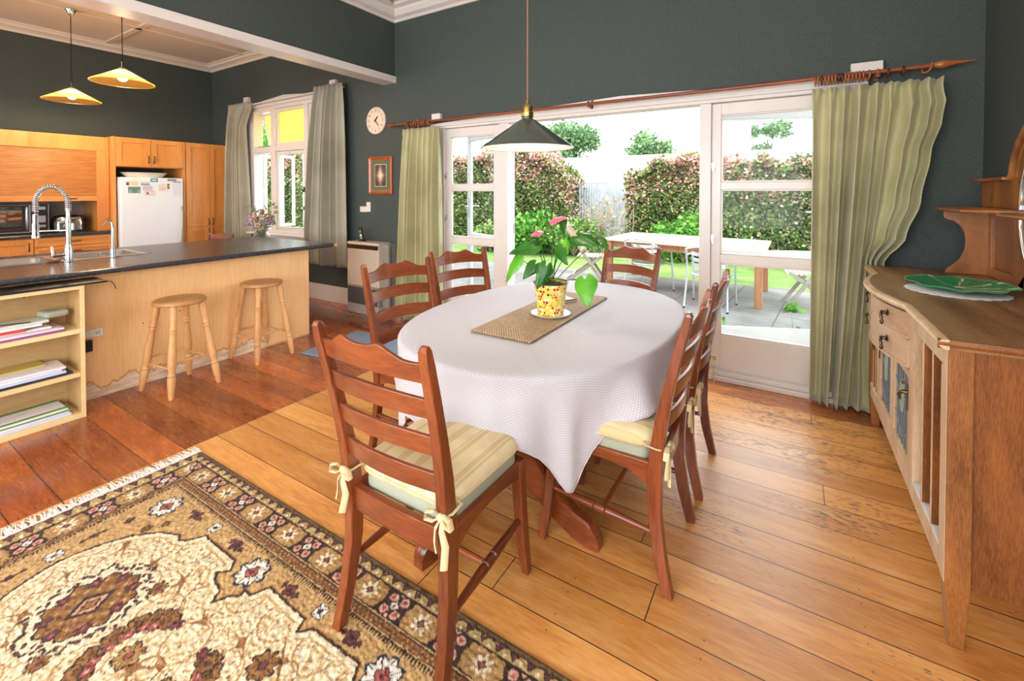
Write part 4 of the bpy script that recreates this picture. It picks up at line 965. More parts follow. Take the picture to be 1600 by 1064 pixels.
# ------------------------------------------------------------------ dining table
TC = Vector((-1.155, 2.33, 0)); TA, TB, TZ = .665, .935, .755
def ov(th, a=TA, b=TB, n=2.35):
    c, s = math.cos(th), math.sin(th)
    return Vector((a*math.copysign(abs(c)**(2/n), c), b*math.copysign(abs(s)**(2/n), s), 0))
t = thing('dining_table', 'oval cherry wood dining table on two pedestals, hidden under a white cloth', 'dining table', TC)
NS = 72
M().loft([[ov(2*PI*q/NS)*s + Vector((0, 0, z)) for q in range(NS)] for s, z in ((.965, TZ-.032), (.985, TZ-.024), (.99, TZ-.012), (.98, TZ-.004))]).build('tabletop', MT['cherry_y'], t, smooth=50)
M().loft([[ov(2*PI*q/NS)*s + Vector((0, 0, z)) for q in range(NS)] for s, z in ((.80, TZ-.11), (.80, TZ-.032))]).build('apron', MT['cherry'], t, smooth=50)
def ped_leg(c, ang):
    d = Vector((math.cos(ang), math.sin(ang), 0)); n = Vector((-d.y, d.x, 0)); L = []
    for r, zt, zb, w in ((.03, .40, .17, .05), (.09, .37, .15, .055), (.16, .315, .125, .058), (.24, .235, .085, .058), (.32, .155, .045, .06), (.40, .115, .012, .062), (.46, .10, .0, .062), (.50, .075, .0, .056), (.515, .045, .0, .048)):
        p = c + d*r
        L.append([p - n*w/2 + Vector((0, 0, zb)), p + n*w/2 + Vector((0, 0, zb)), p + n*w/2 + Vector((0, 0, zt-.008)), p + n*w*.36 + Vector((0, 0, zt)), p - n*w*.36 + Vector((0, 0, zt)), p - n*w/2 + Vector((0, 0, zt-.008))])
    return M().loft(L)
for cy, a0 in ((-.55, -6), (.55, 6)):
    c = Vector((0, cy, 0))
    M().lathe([(.055, .14), (.06, .17), (.075, .20), (.08, .30), (.07, .40), (.045, .44), (.05, .47), (.068, .52), (.07, .56), (.05, .60), (.06, .62), (.09, .64), (.09, .66)], c, seg=24).build('pedestal', MT['cherry'], t, smooth=50)
    for k in range(4): ped_leg(c, R(a0 + 90*k)).build('leg', MT['cherry_y'] if k % 2 else MT['cherry_x'], t, smooth=35)
# ---- tablecloth: rectangle laid over the oval, hanging in soft corners
def cloth_mesh():
    NU, NT_, ND = 240, 14, 22
    A, B = TA+.185, TB+.255
    verts = []; uvs = []; rows = []
    rnd = [random.Random(5).uniform(0, 6.28) for _ in range(8)]
    zt = TZ + .004
    for i in range(NU):
        th = 2*PI*i/NU; e = ov(th); e2 = ov(th+.01); tg = (e2-e).normalized(); nr = Vector((tg.y, -tg.x, 0))
        # drop length to the hem: short on the sides, longer at the ends, longest where the square corners fall
        ang4 = ((th % (PI/2)) - PI/4); off = .115 if (th % PI) > PI/2 else -.115
        q4 = ang4 + off
        base = .165 + .060*abs(math.sin(th))**3
        cornr = math.exp(-(q4/.20)**2)
        L = base + .235*cornr + .03*math.exp(-(q4/.5)**2)
        kx = (1 if e.x > 0 else -1); ky = (1 if e.y > 0 else -1)
        row = []
        for j in range(NT_):
            f = (j/(NT_-1)); p = e*f*1.0; row.append(((p.x, p.y, zt + .0015*math.sin(p.x*7+p.y*3)*f), (p.x, p.y)))
        for j in range(1, ND+1):
            s = j/ND; d = L*s
            # round over the table edge, then hang with folds that deepen towards the hem
            rr = .018
            if d < rr*1.57: a = d/rr; out = rr*math.sin(a); dn = rr*(1-math.cos(a))
            else: out = rr; dn = rr + (d - rr*1.57)
            w = min(1, max(0, (dn-.02)/.22))
            fold = (.028*math.sin(9*th+rnd[0]) + .014*math.sin(17*th+rnd[1]) + .008*math.sin(29*th+rnd[2]))*w
            flare = .030*w + .10*w*math.exp(-((abs(q4)-.42)/.16)**2)*(1 if q4*off > 0 else .35) - .065*w*cornr
            cf = math.sin((th*4 - PI)*1.0 + 0)                      # pleats at the corners
            fold = fold*(1-.6*cornr) + cornr*w*(.022*math.cos(q4*16))
            p = e + nr*(out + fold + flare) - tg*cornr*w*.28*q4
            q = e + nr*d
            row.append(((p.x, p.y, zt - dn), (q.x, q.y)))
        rows.append(row)
    nj = len(rows[0]); vs = [r[0] for row in rows for r in row]; uv = [r[1] for row in rows for r in row]
    fs = []
    for i in range(NU):
        k = (i+1) % NU
        for j in range(nj-1):
            fs.append((i*nj+j, i*nj+j+1, k*nj+j+1, k*nj+j))
    me = bpy.data.meshes.new('tablecloth'); me.from_pydata(vs, [], fs); me.update()
    ul = me.uv_layers.new(name='UVMap'); li = np.empty(len(me.loops), dtype=np.int32); me.loops.foreach_get('vertex_index', li)
    ul.data.foreach_set('uv', np.array(uv, dtype=np.float32)[li].ravel())
    me.polygons.foreach_set('use_smooth', [True]*len(me.polygons)); me.materials.append(MT['tablecloth'])
    o = bpy.data.objects.new('tablecloth', me); COL.objects.link(o); o.location = TC
    sm = o.modifiers.new('thickness', 'SOLIDIFY'); sm.thickness = .0022; sm.offset = 1
    hem = M()
    hem.tube([Vector(row[-1][0]) for row in rows[::2]], .0034, 6, closed=True)
    hem.build('hem', MT['white_tc'], o, smooth=True)
    return o
MT['white_tc'] = plain('white_cotton_hem', (206, 202, 206), .8)
tag(cloth_mesh(), 'white waffle weave tablecloth draped over the oval dining table', 'tablecloth')
TT = TZ + .0075
# placemat
o = M(); L = []
def rr_loop(w, d, r, z, n=5):
    pts = []
    for cx, cy, a0 in ((w-r, d-r, 0), (-w+r, d-r, PI/2), (-w+r, -d+r, PI), (w-r, -d+r, 1.5*PI)):
        pts += [(cx+r*math.cos(a0+PI/2*k/n), cy+r*math.sin(a0+PI/2*k/n), z) for k in range(n+1)]
    return pts
o = o.loft([rr_loop(.165, .505, .012, .0), rr_loop(.172, .512, .016, .004), rr_loop(.172, .512, .016, .009), rr_loop(.165, .505, .012, .013)]).build('woven_runner', MT['wicker'], smooth=50, loc=(-1.165, 2.275, TT))
o.rotation_euler = (0, 0, R(.3)); tag(o, 'long rectangular woven seagrass mat lying along the middle of the table', 'placemat')
TR = TT + .0135
t = thing('notepad', 'small white notepad with a dark edge lying behind the flower pot', 'notepad', (-1.19, 2.56, TR), R(-30))
M().box(-.06, -.045, 0, .06, .045, .010).build('pages', MT['plate'], t, bevel=.001); M().box(.045, -.045, .010, .062, .045, .016).build('binding', MT['black'], t, bevel=.002)
tag(M().lathe([(.0, 0), (.092, .0), (.106, .010), (.108, .012), (.100, .012), (.088, .004), (0, .004)], seg=36).build('pot_saucer', MT['white_por'], smooth=50, loc=(-1.118, 2.215, TR)), 'white saucer under the colourful flower pot', 'saucer')

# ---- potted anthurium
PX, PY, PZ = -1.118, 2.215, TR + .005
t = thing('potted_anthurium', 'green anthurium with two pink flowers in a yellow and red hexagon patterned pot', 'potted plant', (PX, PY, PZ))
pot = M().lathe([(.0, .0), (.070, .0), (.072, .004), (.092, .172), (.092, .176), (.088, .176), (.087, .155)], seg=40, caps=False).build('pot', MT['pot'], t, smooth=50)
M().torus((0, 0, .176), .0925, .0045, (0, 0, 1), 40, 8).build('rim', MT['black'], pot, smooth=True)
M().lathe([(.0, .162), (.088, .160)], seg=30, caps=False).build('soil', MT['soil'], t)
def heart_leaf(base, tip, normal, w, cup=.12, nu=13, nv=17):
    """heart-shaped blade: petiole joins at base, lobes behind it"""
    base = Vector(base); tip = Vector(tip); d = tip-base; Lg = d.length; d.normalize(); nrm = Vector(normal); side = d.cross(nrm).normalized(); nrm = side.cross(d).normalized()
    def fn(u, v):
        tt = v                                   # 0 tail of the lobes .. 1 tip
        s = (u-.5)*2
        y = -.22 + 1.22*tt
        if y < 0:
            hw = .46*math.sqrt(max(0, 1-((y)/.26)**2)) 
            a = s*hw; 
            if abs(s) < .5: y = max(y, -.22*min(1, abs(s)*2)) 
        else:
            hw = .5*(1-y**1.7)**.85 * (1 + .12*math.sin(PI*min(1, y*2)))
            a = s*hw
        z = -cup*abs(a)*.9*(abs(a)) * 3 - .16*y*y + .012*math.sin(y*14+s*2)*abs(s)
        z += .05*(abs(s))*(1-abs(s))
        return base + d*(y*Lg) + side*(a*w) + nrm*(z*Lg)
    m = M().grid(fn, nu, nv); n = len(m.v)
    m.grid(lambda u, v: fn(1-u, v) - nrm*.0012, nu, nv); return m
def wpt(x, y, z): return Vector((x-PX, y-PY, z-PZ))
root_p = Vector((0, 0, .15))
leaves = [  # base, tip, normal, width, bright
    ((-.935, 2.16, 1.222), (-.800, 2.08, 1.200), (-.1, -.55, .85), .105, 0),      # big right leaf
    ((-1.188, 2.17, 1.160), (-1.325, 2.10, 1.125), (.1, -.65, .75), .105, 0),      # upper left leaf
    ((-1.272, 2.12, 1.088), (-1.335, 2.07, .962), (-.3, -.9, .3), .085, 1),       # far left hanging leaf
    ((-1.164, 2.12, 1.062), (-1.205, 2.06, .990), (.3, -.85, .2), .07, 0),       # small leaf beside it
    ((-1.088, 2.10, 1.060), (-1.115, 2.05, .945), (.5, -.85, .25), .08, 0),       # leaf drooping over rim
    ((-.869, 2.10, 1.010), (-.836, 2.04, .895), (.05, -.95, .3), .115, 1),        # low right bright leaf
    ((-1.052, 2.17, 1.150), (-.985, 2.12, 1.075), (-.3, -.85, .35), .07, 0),     # centre leaf
    ((-1.03, 2.20, 1.190), (-.985, 2.15, 1.130), (.5, -.8, .1), .05, 1),
    ((-1.075, 2.27, 1.290), (-1.06, 2.24, 1.215), (-.5, -.9, .3), .065, 0),      # back leaf under the flower
    ((-.827, 2.20, 1.208), (-.775, 2.15, 1.170), (.2, -.8, .5), .05, 0),
]
for b, tp, nm, w, br in leaves:
    bb = wpt(*b); lf = heart_leaf(bb, wpt(*tp), nm, w).build('leaf', MT['leaf_bright' if br else 'leaf'], t, smooth=True)
    mid = root_p.lerp(bb, .5) + Vector((0, .0, .035)); r0 = root_p + Vector((random.uniform(-.02, .02), random.uniform(-.02, .02), 0))
    pts = [((1-k/8)**2)*r0 + 2*(1-k/8)*(k/8)*mid + ((k/8)**2)*bb for k in range(9)]
    M().tube(pts, .0024, 6).build('petiole', MT['leaf'], lf, smooth=True)
for (fx, fy, fz), sp, nrm_ in (((-1.118, 2.25, 1.300), (-1.022, 2.20, 1.322), (0, -.55, .85)), ((-1.20, 2.20, 1.228), (-1.150, 2.14, 1.222), (.1, -.6, .8))):
    bb = wpt(fx, fy, fz); f = heart_leaf(bb, wpt(*sp), nrm_, .075, .2).build('spathe', MT['spathe'], t, smooth=True)
    M().tube([bb, bb + Vector((.01, -.02, .035))], [.005, .003], 8).build('spadix', MT['spadix'], f, smooth=True)
    M().tube([root_p, root_p.lerp(bb, .5) + Vector((0, 0, .02)), bb], .0022, 6).build('stem', MT['leaf'], f, smooth=True)
M().tube([root_p - Vector((0, 0, .01)), root_p + Vector((.002, 0, .035))], [.012, .006], 8).build('crown', MT['bark'], t, smooth=True)

# ---- main pendant over the table
t = thing('pendant_lamp', 'dark green enamel cone pendant lamp hanging low over the dining table', 'pendant lamp', (-1.205, 2.11, 1.685))
sh = M().lathe([(.247, 0), (.250, .002), (.235, .014), (.045, .148), (.030, .156), (.030, .172), (.026, .172)], seg=56, caps=False).build('shade', MT['enamel_green'], t, smooth=50)
M().lathe([(.246, .0015), (.232, .0105), (.042, .143), (.002, .148)], seg=56, caps=False).build('inner_shade', MT['enamel_white'], sh, smooth=50)
M().lathe([(.030, .165), (.034, .168), (.034, .19), (.030, .194), (.030, .215), (.022, .232), (.010, .24), (.008, .255), (.004, .262)], seg=20).build('lampholder', MT['brass'], t, smooth=40)
M().tube([(0, 0, .25), (0, 0, ZC-1.685)], .0045, 8).build('cord', MT['cord'], t)
M().lathe([(.02, ZC-1.685-.05), (.05, ZC-1.685-.02), (.05, ZC-1.685)], seg=20).build('ceiling_rose', MT['brass'], t, smooth=40)
M().sphere((0, 0, .06), .03, 14, 10).lathe([(.012, .085), (.012, .145)], seg=10).build('bulb', MT['bulb_soft'], t, smooth=True)
d = bpy.data.lights.new('bulb_light', 'POINT'); d.energy = 3.2; d.color = (1, .93, .84); d.shadow_soft_size = .07  # light added inside the dining pendant to brighten the tabletop
lo = bpy.data.objects.new('bulb_light', d); COL.objects.link(lo); lo.parent = t; lo.location = (0, 0, .01)

# ------------------------------------------------------------------ ladder-back chairs
def lerp(a, b, f): return a + (b-a)*f
def cat(pts, z):
    for (z0, y0), (z1, y1) in zip(pts, pts[1:]):
        if z <= z1: 
            f = (z-z0)/(z1-z0); return y0 + (y1-y0)*f
    return pts[-1][1]
POST = [(0, -.004), (.14, .028), (.28, .047), (.40, .048), (.50, .040), (.62, .024), (.75, -.002), (.88, -.034), (1.015, -.070)]
def post_y(z): return cat(POST, z)
def post_x(z): return .205 + .020*max(0, z-.45)/.55 + .012*max(0, .3-z)/.3
def make_chair():
    """faces +Y, origin on the floor between the rear feet"""
    t = thing('dining_chair', '', 'chair')
    for s in (-1, 1):
        L = []
        for z, hw, hd in [(0, .0165, .019), (.06, .017, .020), (.14, .018, .022), (.28, .019, .024), (.40, .0195, .026), (.50, .0195, .025), (.62, .019, .022), (.75, .018, .019), (.88, .0175, .0175), (.98, .017, .016), (1.02, .016, .013), (1.034, .012, .007)]:
            x = s*post_x(z); y = post_y(min(z, 1.015)); L.append([(x-hw, y-hd, z), (x+hw, y-hd, z), (x+hw, y+hd, z), (x-hw, y+hd, z)])
        M().loft(L).build('rear_leg', MT['cherry'], t, bevel=.004)
        L = []
        for z, y, hw in [(0, .508, .014), (.05, .500, .0165), (.15, .484, .0185), (.30, .470, .0195), (.455, .462, .020)]:
            x = s*(.192 + .012*(.45-z)/.45); L.append([(x-hw, y-hw, z), (x+hw, y-hw, z), (x+hw, y+hw, z), (x-hw, y+hw, z)])
        M().loft(L).build('front_leg', MT['cherry'], t, bevel=.003)
        # side rail with an arched lower edge
        L = []
        for k in range(13):
            f = k/12; y = lerp(.05, .45, f); x = s*lerp(.203, .194, f); zb = .388 + .030*math.sin(PI*f)**1.0 + (-.018*math.exp(-((f-.07)/.09)**2)); L.append([(x-.011, y, zb), (x+.011, y, zb), (x+.011, y, .458), (x-.011, y, .458)])
        M().loft(L).build('side_rail', MT['cherry_y'], t, bevel=.002)
        # turned side stretcher
        a = Vector((s*post_x(.20), post_y(.20)+.01, .205)); b = Vector((s*.196, .472, .225)); d = b-a; n = d.length
        pr = [(.010, 0), (.013, .2), (.016, .40), (.0165, .435), (.012, .445), (.0165, .455), (.017, .50), (.0165, .545), (.012, .555), (.0165, .565), (.016, .60), (.013, .8), (.010, 1)]
        M().lathe([(r, h*n) for r, h in pr], a, d, 12).build('side_stretcher', MT['cherry_y'], t, smooth=40)
    M().loft([[(x, .035 - .008*math.sin(PI*(x+.2)/.4), z) for z in (.385, .46)] + [(x, .060 - .008*math.sin(PI*(x+.2)/.4), z) for z in (.46, .385)] for x in [-.195+.39*k/8 for k in range(9)]]).build('rear_rail', MT['cherry_x'], t, bevel=.002)
    M().loft([[(x, .450, .395+.02*math.sin(PI*(x+.19)/.38)), (x, .450, .458), (x, .474, .458), (x, .474, .395+.02*math.sin(PI*(x+.19)/.38))] for x in [-.19+.38*k/8 for k in range(9)]]).build('front_rail', MT['cherry_x'], t, bevel=.002)
    M().tube([(-.196, .25, .214), (.196, .25, .214)], [.010, .010], 8).build('cross_stretcher', MT['cherry_x'], t, smooth=40)
    # ladder slats
    for i, (zc, h) in enumerate(((.605, .060), (.724, .060), (.842, .060), (.960, .076))):
        L = []; n = 29
        for k in range(n):
            f = k/(n-1); c = 2*f-1; x = c*(post_x(zc)-.012); bow = .030*(1-c*c)
            up = .014*(1-c*c)
            top = h/2 + up; bot = -h/2 + up*.7
            if i == 3:
                g = abs(c); top = h/2 - .016 + .032*(1/(1+math.exp((g-.60)*16))) + .010*math.exp(-((g-.36)/.10)**2) - .004*math.exp(-(g/.15)**2)
            yt = post_y(zc+top)-bow; yb = post_y(zc+bot)-bow
            L.append([(x, yb-.008, zc+bot), (x, yb+.008, zc+bot), (x, yt+.007, zc+top), (x, yt-.007, zc+top)])
        M().loft(L).build('crest_rail' if i == 3 else 'slat', MT['cherry_x'], t, bevel=.0025, smooth=40)
    # drop-in upholstered seat
    def pad(w0, w1, y0, y1, zs, r=.05):
        L = []
        for ins, z in zs:
            lp = []
            for cx, cy, a0 in ((w1-r, y1-r, 0), (-w1+r, y1-r, PI/2), (-w0+r, y0+r, PI), (w0-r, y0+r, 1.5*PI)):
                for k in range(7):
                    a = a0+PI/2*k/6; px = cx+r*math.cos(a); py = cy+r*math.sin(a)
                    sc = 1-ins*3.0; lp.append((px*sc, (py-(y0+y1)/2)*sc+(y0+y1)/2, z))
            L.append(lp)
        return M().loft(L)
    pad(.192, .198, .07, .468, [(.002, .445), (0, .458), (.0, .474), (.006, .488), (.018, .496), (.06, .501), (.2, .503)]).build('seat', MT['pad'], t, smooth=60)
    return t, pad
ch0, padf = make_chair()
def make_cushion():
    t = thing('seat_cushion', '', 'cushion')
    zs = [(.012, .4985), (.003, .503), (0, .512), (.002, .524), (.010, .536), (.025, .545), (.06, .552), (.14, .557), (.25, .559)]
    padf(.205, .212, .055, .475, zs, .075).build('pad', MT['cushion'], t, smooth=60)
    pp = []
    for cx, cy, a0 in ((.212-.075, .40, 0), (-.212+.075, .40, PI/2), (-.205+.075, .13, PI), (.205-.075, .13, 1.5*PI)):
        pp += [(cx+.076*math.cos(a0+PI/2*k/6), cy+.076*math.sin(a0+PI/2*k/6), .514) for k in range(7)]
    M().tube(pp, .004, 6, closed=True).build('piping', MT['cushion_plain'], t, smooth=True)
    for s in (-1, 1):
        px = s*.2065; K = Vector((px + s*.004, .012, .522))
        m = M().tube([(px - s*.035, .085, .522), (px - s*.026, .05, .525), (px - s*.026, .02, .524), K], .0055, 8, flat=.45)
        m.tube([(px - s*.01, .09, .525), (px + s*.026, .075, .53), (px + s*.028, .03, .527), K], .0055, 8, flat=.45)
        m.sphere(K + Vector((0, -.004, 0)), .013, 10, 8, (1.1, .8, .95))
        def ribbon(pts, w=.011): return m.tube(pts, w, 8, flat=.3)
        for q in (-1, 1):
            ribbon([K, K + Vector((q*.016, -.012, .018)), K + Vector((q*.042, -.016, .012)), K + Vector((q*.048, -.014, -.012)), K + Vector((q*.022, -.012, -.012)), K], [.003, .008, .010, .010, .008, .003])
            ribbon([K, K + Vector((q*.012, -.014, -.03)), K + Vector((q*.020 + .004, -.012, -.07)), K + Vector((q*.014 + .006*s, -.014, -.115 - .02*q))], [.003, .008, .0105, .011])
        m.build('tie', MT['cream_fabric'], t, smooth=50)
    return t
cu0 = make_cushion()
def seat_pair(first, loc, rz, lab, clab):
    global ch0, cu0
    if first: c = ch0; c.location = loc; c.rotation_euler = (0, 0, rz); c['label'] = lab; c['group'] = 'ladder-back chairs round the dining table'
    else: c = dupt(ch0, loc, rz, lab, 'ladder-back chairs round the dining table')
    if clab:
        if first: u = cu0; u.location = loc; u.rotation_euler = (0, 0, rz); u['label'] = clab
        else: u = dupt(cu0, loc, rz, clab)
        u['group'] = 'cushions tied to the dining chairs'
cp = seat_pair(True, (-1.042, .955, .010), R(0), 'foreground cherry ladder-back chair at the near end of the table, partly on the rug', 'cream striped cushion tied to the foreground chair standing partly on the rug')
seat_pair(False, (-.365, 1.868, 0), R(90), 'cherry ladder-back chair at the right side of the table, nearer the camera', 'cream striped cushion on the nearer chair at the right of the table')
seat_pair(False, (-.360, 2.478, 0), R(90), 'cherry ladder-back chair at the right side of the table, nearer the french doors', 'cream striped cushion on the right hand chair nearer the french doors')
seat_pair(False, (-1.965, 1.955, 0), R(-101), 'cherry ladder-back chair on the left of the table, nearer the island stools', None)
seat_pair(False, (-2.00, 2.575, 0), R(-109), 'cherry ladder-back chair on the left of the table beside the green curtain', None)
seat_pair(False, (-1.06, 3.40, 0), R(180-14), 'cherry ladder-back chair at the far end of the table, back to the garden', None)

# ---- kitchen nook behind the island: chair, small table, vase
t = thing('kitchen_chair', 'reddish turned wooden chair whose carved top shows above the island worktop', 'chair', (-6.72, 3.15, 0), R(200))
for s in (-1, 1):
    M().loft([[(s*.19-.016, y-.016, z), (s*.19+.016, y-.016, z), (s*.19+.016, y+.016, z), (s*.19-.016, y+.016, z)] for z, y in ((0, 0), (.45, .03), (.86, -.06))]).build('rear_leg', MT['cherry'], t, bevel=.003)
    M().lathe([(.014, 0), (.018, .1), (.02, .3), (.017, .44)], (s*.18, .38, 0), seg=12).build('front_leg', MT['cherry'], t, smooth=50)
M().box(-.21, 0, .43, .21, .42, .46).build('seat', MT['cherry_y'], t, bevel=.01)
L = []
for k in range(21):
    c = -1+2*k/20; L.append([(c*.20, -.065-.015*(1-c*c), .79), (c*.20, -.045-.015*(1-c*c), .79), (c*.20, -.055-.015*(1-c*c), .868+.014*math.cos(c*6)), (c*.20, -.075-.015*(1-c*c), .868+.014*math.cos(c*6))])
M().loft(L).build('crest_rail', MT['cherry_x'], t, bevel=.003)
for k in range(5): M().tube([(-.12+.06*k, .03, .46), (-.12+.06*k, -.055, .80)], .009, 8).build('spindle', MT['cherry'], t, smooth=50)
t = thing('kitchen_table', 'small plain wooden table behind the island, carrying the vase of dried flowers', 'table', (-6.05, 3.25, 0))
M().box(-.40, -.36, .71, .40, .36, .735).build('tabletop', MT['pine_x'], t, bevel=.004)
for sx in (-1, 1):
    for sy in (-1, 1): M().box(sx*.35-.025, sy*.31-.025, 0, sx*.35+.025, sy*.31+.025, .71).build('leg', MT['pine'], t, bevel=.003)
VX, VY, VZ = -5.86, 3.28, .7355
t = thing('flower_vase', 'round glass vase of dried pink, rust and mauve flowers behind the island', 'vase', (VX, VY, VZ))
M().lathe([(.05, 0), (.09, .03), (.115, .09), (.11, .14), (.08, .18), (.06, .20), (.066, .215), (.06, .214), (.055, .198), (.074, .178), (.104, .14), (.109, .09), (.085, .035), (.04, .006)], seg=28).build('vase_body', MT['vase'], t, smooth=50)
rv = random.Random(9)
def sprig(mat, n, r, h0, h1, sz, name):
    m = M(); stm = M()
    for _ in range(n):
        a = rv.uniform(0, 2*PI); q = r*math.sqrt(rv.random()); z = rv.uniform(h0, h1); p = Vector((q*math.cos(a), q*math.sin(a)*.8, z))
        stm.tube([(0, 0, .04), p*.5 + Vector((0, 0, .06)), p], .0016, 4)
        for _ in range(rv.randint(5, 9)):
            d = Vector((rv.gauss(0, 1), rv.gauss(0, 1), rv.gauss(0, 1))).normalized()*sz*1.1; m.sphere(p + d, sz*rv.uniform(.35, .7), 6, 4, (1, 1, .7))
    o = m.build(name, mat, t, smooth=True); stm.build('stem', MT['sprig'], o)
sprig(MT['palepink'], 24, .17, .22, .42, .026, 'pale_flower'); sprig(MT['rust'], 10, .15, .26, .46, .026, 'rust_flower'); sprig(MT['mauve'], 18, .21, .24, .38, .024, 'mauve_flower')
sprig(MT['sprig'], 34, .27, .26, .60, .018, 'leafy_sprig')
# ------------------------------------------------------------------ curtains
def curtain(name, label, top, bot, zt, zb, mat, folds, amp, y0, edge=None, group=None, seed=1, lining=True, head=.09, lin=None):
    """top/bot: (x0,x1); edge(v)->(x0,x1) overrides the straight run"""
    rnd = random.Random(seed); ph = [rnd.uniform(0, 6.28) for _ in range(6)]
    NU, NV = folds*14, 46
    def fn(u, v):
        z = zt + (zb-zt)*v
        x0, x1 = edge(v) if edge else (top[0]+(bot[0]-top[0])*v, top[1]+(bot[1]-top[1])*v)
        wv = .35*math.sin(2*PI*u*2.3+ph[1]) + .2*math.sin(2*PI*u*4.1+ph[2])
        a = 2*PI*folds*(u + .012*math.sin(2*PI*u*3+ph[0]))
        hv = min(1, max(0, (v-.0)/.10))
        A = amp*(.45+.55*min(1, v*3))*(1+.4*math.sin(2*PI*u*1.7+ph[3]))
        if lin is not None and u > .55: A *= 1-.55*min(1, (u-.55)/.2)*min(1, v*4)*max(0, 1-v*1.2)
        fine = math.sin(a*2.0+ph[4])*(1-hv)*.010
        s = math.sin(a + wv*.8*v)
        y = y0 - A*(s*.8 + .25*math.sin(a*.5+ph[2])*v) + fine
        x = x0 + (x1-x0)*(u + .25/folds*math.cos(a)*.5*hv)
        if lin is not None:
            l1 = lin[0] + (lin[1]-lin[0])*v; g = max(0, (u-.5)/.5); g = g*g*(3-2*g)
            x = x0 + (l1-x0)*(u + .25/folds*math.cos(a)*.5*hv) + (x1-l1)*g
        zz = z + (0 if v < 1 else .006*math.sin(a))
        if v < .12: zz += .004*math.sin(a*2)*(1-v/.12)
        # gathered tape: pinch at ~head
        y += .010*math.exp(-((v*(zt-zb)-head)/.012)**2)
        return (x, y, zz)
    m = M().grid(fn, NU, NV); o = m.build(name, MT[mat], smooth=True)
    sd = o.modifiers.new('thickness', 'SOLIDIFY'); sd.thickness = .004; sd.offset = 0
    tag(o, label, 'curtain', group); return o, fn
YC = 3.70
RODZ, RODY = 2.222, 3.715
# right green curtain: outer edge swings in behind the sideboard
def edR(v):
    z = 2.145 + (.015-2.145)*v
    pts = [(0, .60), (.5, .515), (.80, .50), (1.0, .50), (1.17, .605), (1.40, .672), (1.684, .715), (1.9, .765), (2.02, .782), (2.08, .768), (2.145, .775)]
    x1 = pts[-1][1]
    for (a, xa), (b, xb) in zip(pts, pts[1:]):
        if z <= b: f = (z-a)/(b-a); f = f*f*(3-2*f); x1 = xa+(xb-xa)*f; break
    return (.115 - .0*v, x1)
oc, f_ = curtain('curtain', 'wide sage green silk curtain right of the french doors, its edge swept behind the sideboard', None, None, 2.145, .015, 'green_silk', 8, .078, 3.70, edR, 'sage green silk curtains', 3, lin=(.775, .50))
curtain('curtain', 'narrow sage green silk curtain left of the french doors beside the heater', (-3.70, -3.18), (-3.82, -3.15), 2.150, .035, 'green_silk', 7, .065, 3.67, None, 'sage green silk curtains', 8)
# pole
t = thing('curtain_pole', 'long brown turned wooden curtain pole with pointed finial above the french doors', 'curtain pole', (-1.5, RODY, RODZ))
def rp(m, n, mt, par=None, **k):
    m.move((1.5, -RODY, -RODZ)); return m.build(n, MT[mt], par or t, **k)
rp(M().tube([(-3.88, RODY, RODZ-.002), (-2.6, RODY, RODZ-.004), (-1.5, RODY, RODZ-.003), (-.4, RODY, RODZ-.003), (.72, RODY, RODZ+.002)], .0135, 14), 'pole', 'rod', smooth=50)
rp(M().lathe([(.014, 0), (.021, .008), (.014, .02), (.020, .03), (.026, .05), (.024, .075), (.015, .10), (.010, .125), (.006, .17), (.002, .21)], (.72, RODY, RODZ+.002), (1, 0, .03), 18), 'finial', 'ring', smooth=40)
rp(M().lathe([(.014, 0), (.021, .008), (.014, .02), (.017, .03), (.028, .05), (.028, .07), (.012, .09), (.014, .10), (.008, .115)], (-3.88, RODY, RODZ-.002), (-1, 0, 0), 18), 'finial', 'rod', smooth=40)
for x in (-3.60, -1.51, .47):
    rp(M().box(x-.011, YB-.02, RODZ-.04, x+.011, YB-.001, RODZ+.055).box(x-.010, RODY-.005, RODZ-.030, x+.010, YB-.01, RODZ-.014).torus((x, RODY, RODZ-.003), .019, .006, (1, 0, 0), 16, 6).lathe([(.006, 0), (.006, .004)], (x, YB-.02, RODZ+.038), (0, -1, 0), 8), 'bracket', 'ring' if x > 0 else 'rod', smooth=40)
def make_ring(mat):
    t = thing('curtain_ring', '', 'curtain ring', (0, 0, 0))
    M().torus((0, 0, 0), .027, .0062, (1, 0, 0), 22, 8).build('hoop', MT[mat], t, smooth=True)
    M().torus((0, 0, -.037), .005, .0015, (0, 1, 0), 10, 5).build('eyelet', MT['bronze'], t, smooth=True)
    return t
rA = make_ring('ring'); rB = make_ring('ring_dark')
used = {}
ORD = 'first second third fourth fifth sixth seventh eighth ninth tenth eleventh twelfth thirteenth fourteenth fifteenth'.split()
def ring(x, dark, lab, grp, tilt=0):
    src = rB if dark else rA
    if not used.get(dark): used[dark] = 1; o = src; o.location = (x, RODY, RODZ-.0125); o['label'] = lab; o['group'] = grp
    else: o = dupt(src, (x, RODY, RODZ-.0125), 0, lab, grp)
    o.rotation_euler = (0, R(tilt*.5), R(tilt)); return o
for k in range(15):
    dk = k in (2, 7, 8)
    ring(.135 + .0185*k, dk, ('dark brown' if dk else 'light brown') + ' curtain ring, %s from the left in the tight bunch on the right' % ORD[k], ('dark' if dk else 'light') + ' rings bunched over the right green curtain', (k*37 % 9)-4)
ring(.455-.02, False, 'light brown curtain ring standing alone between the bunch and the right pole bracket', 'loose rings over the right green curtain', 12).location.x = .452-.03
ring(.535, True, 'dark curtain ring alone just left of the right pole bracket', 'loose rings over the right green curtain', 5).location.x = .537-.02
ring(.60, True, 'dark curtain ring touching the bracket near the right end of the pole', 'loose rings over the right green curtain', 3).location.x = .612-.02
bpy.context.view_layer.update()
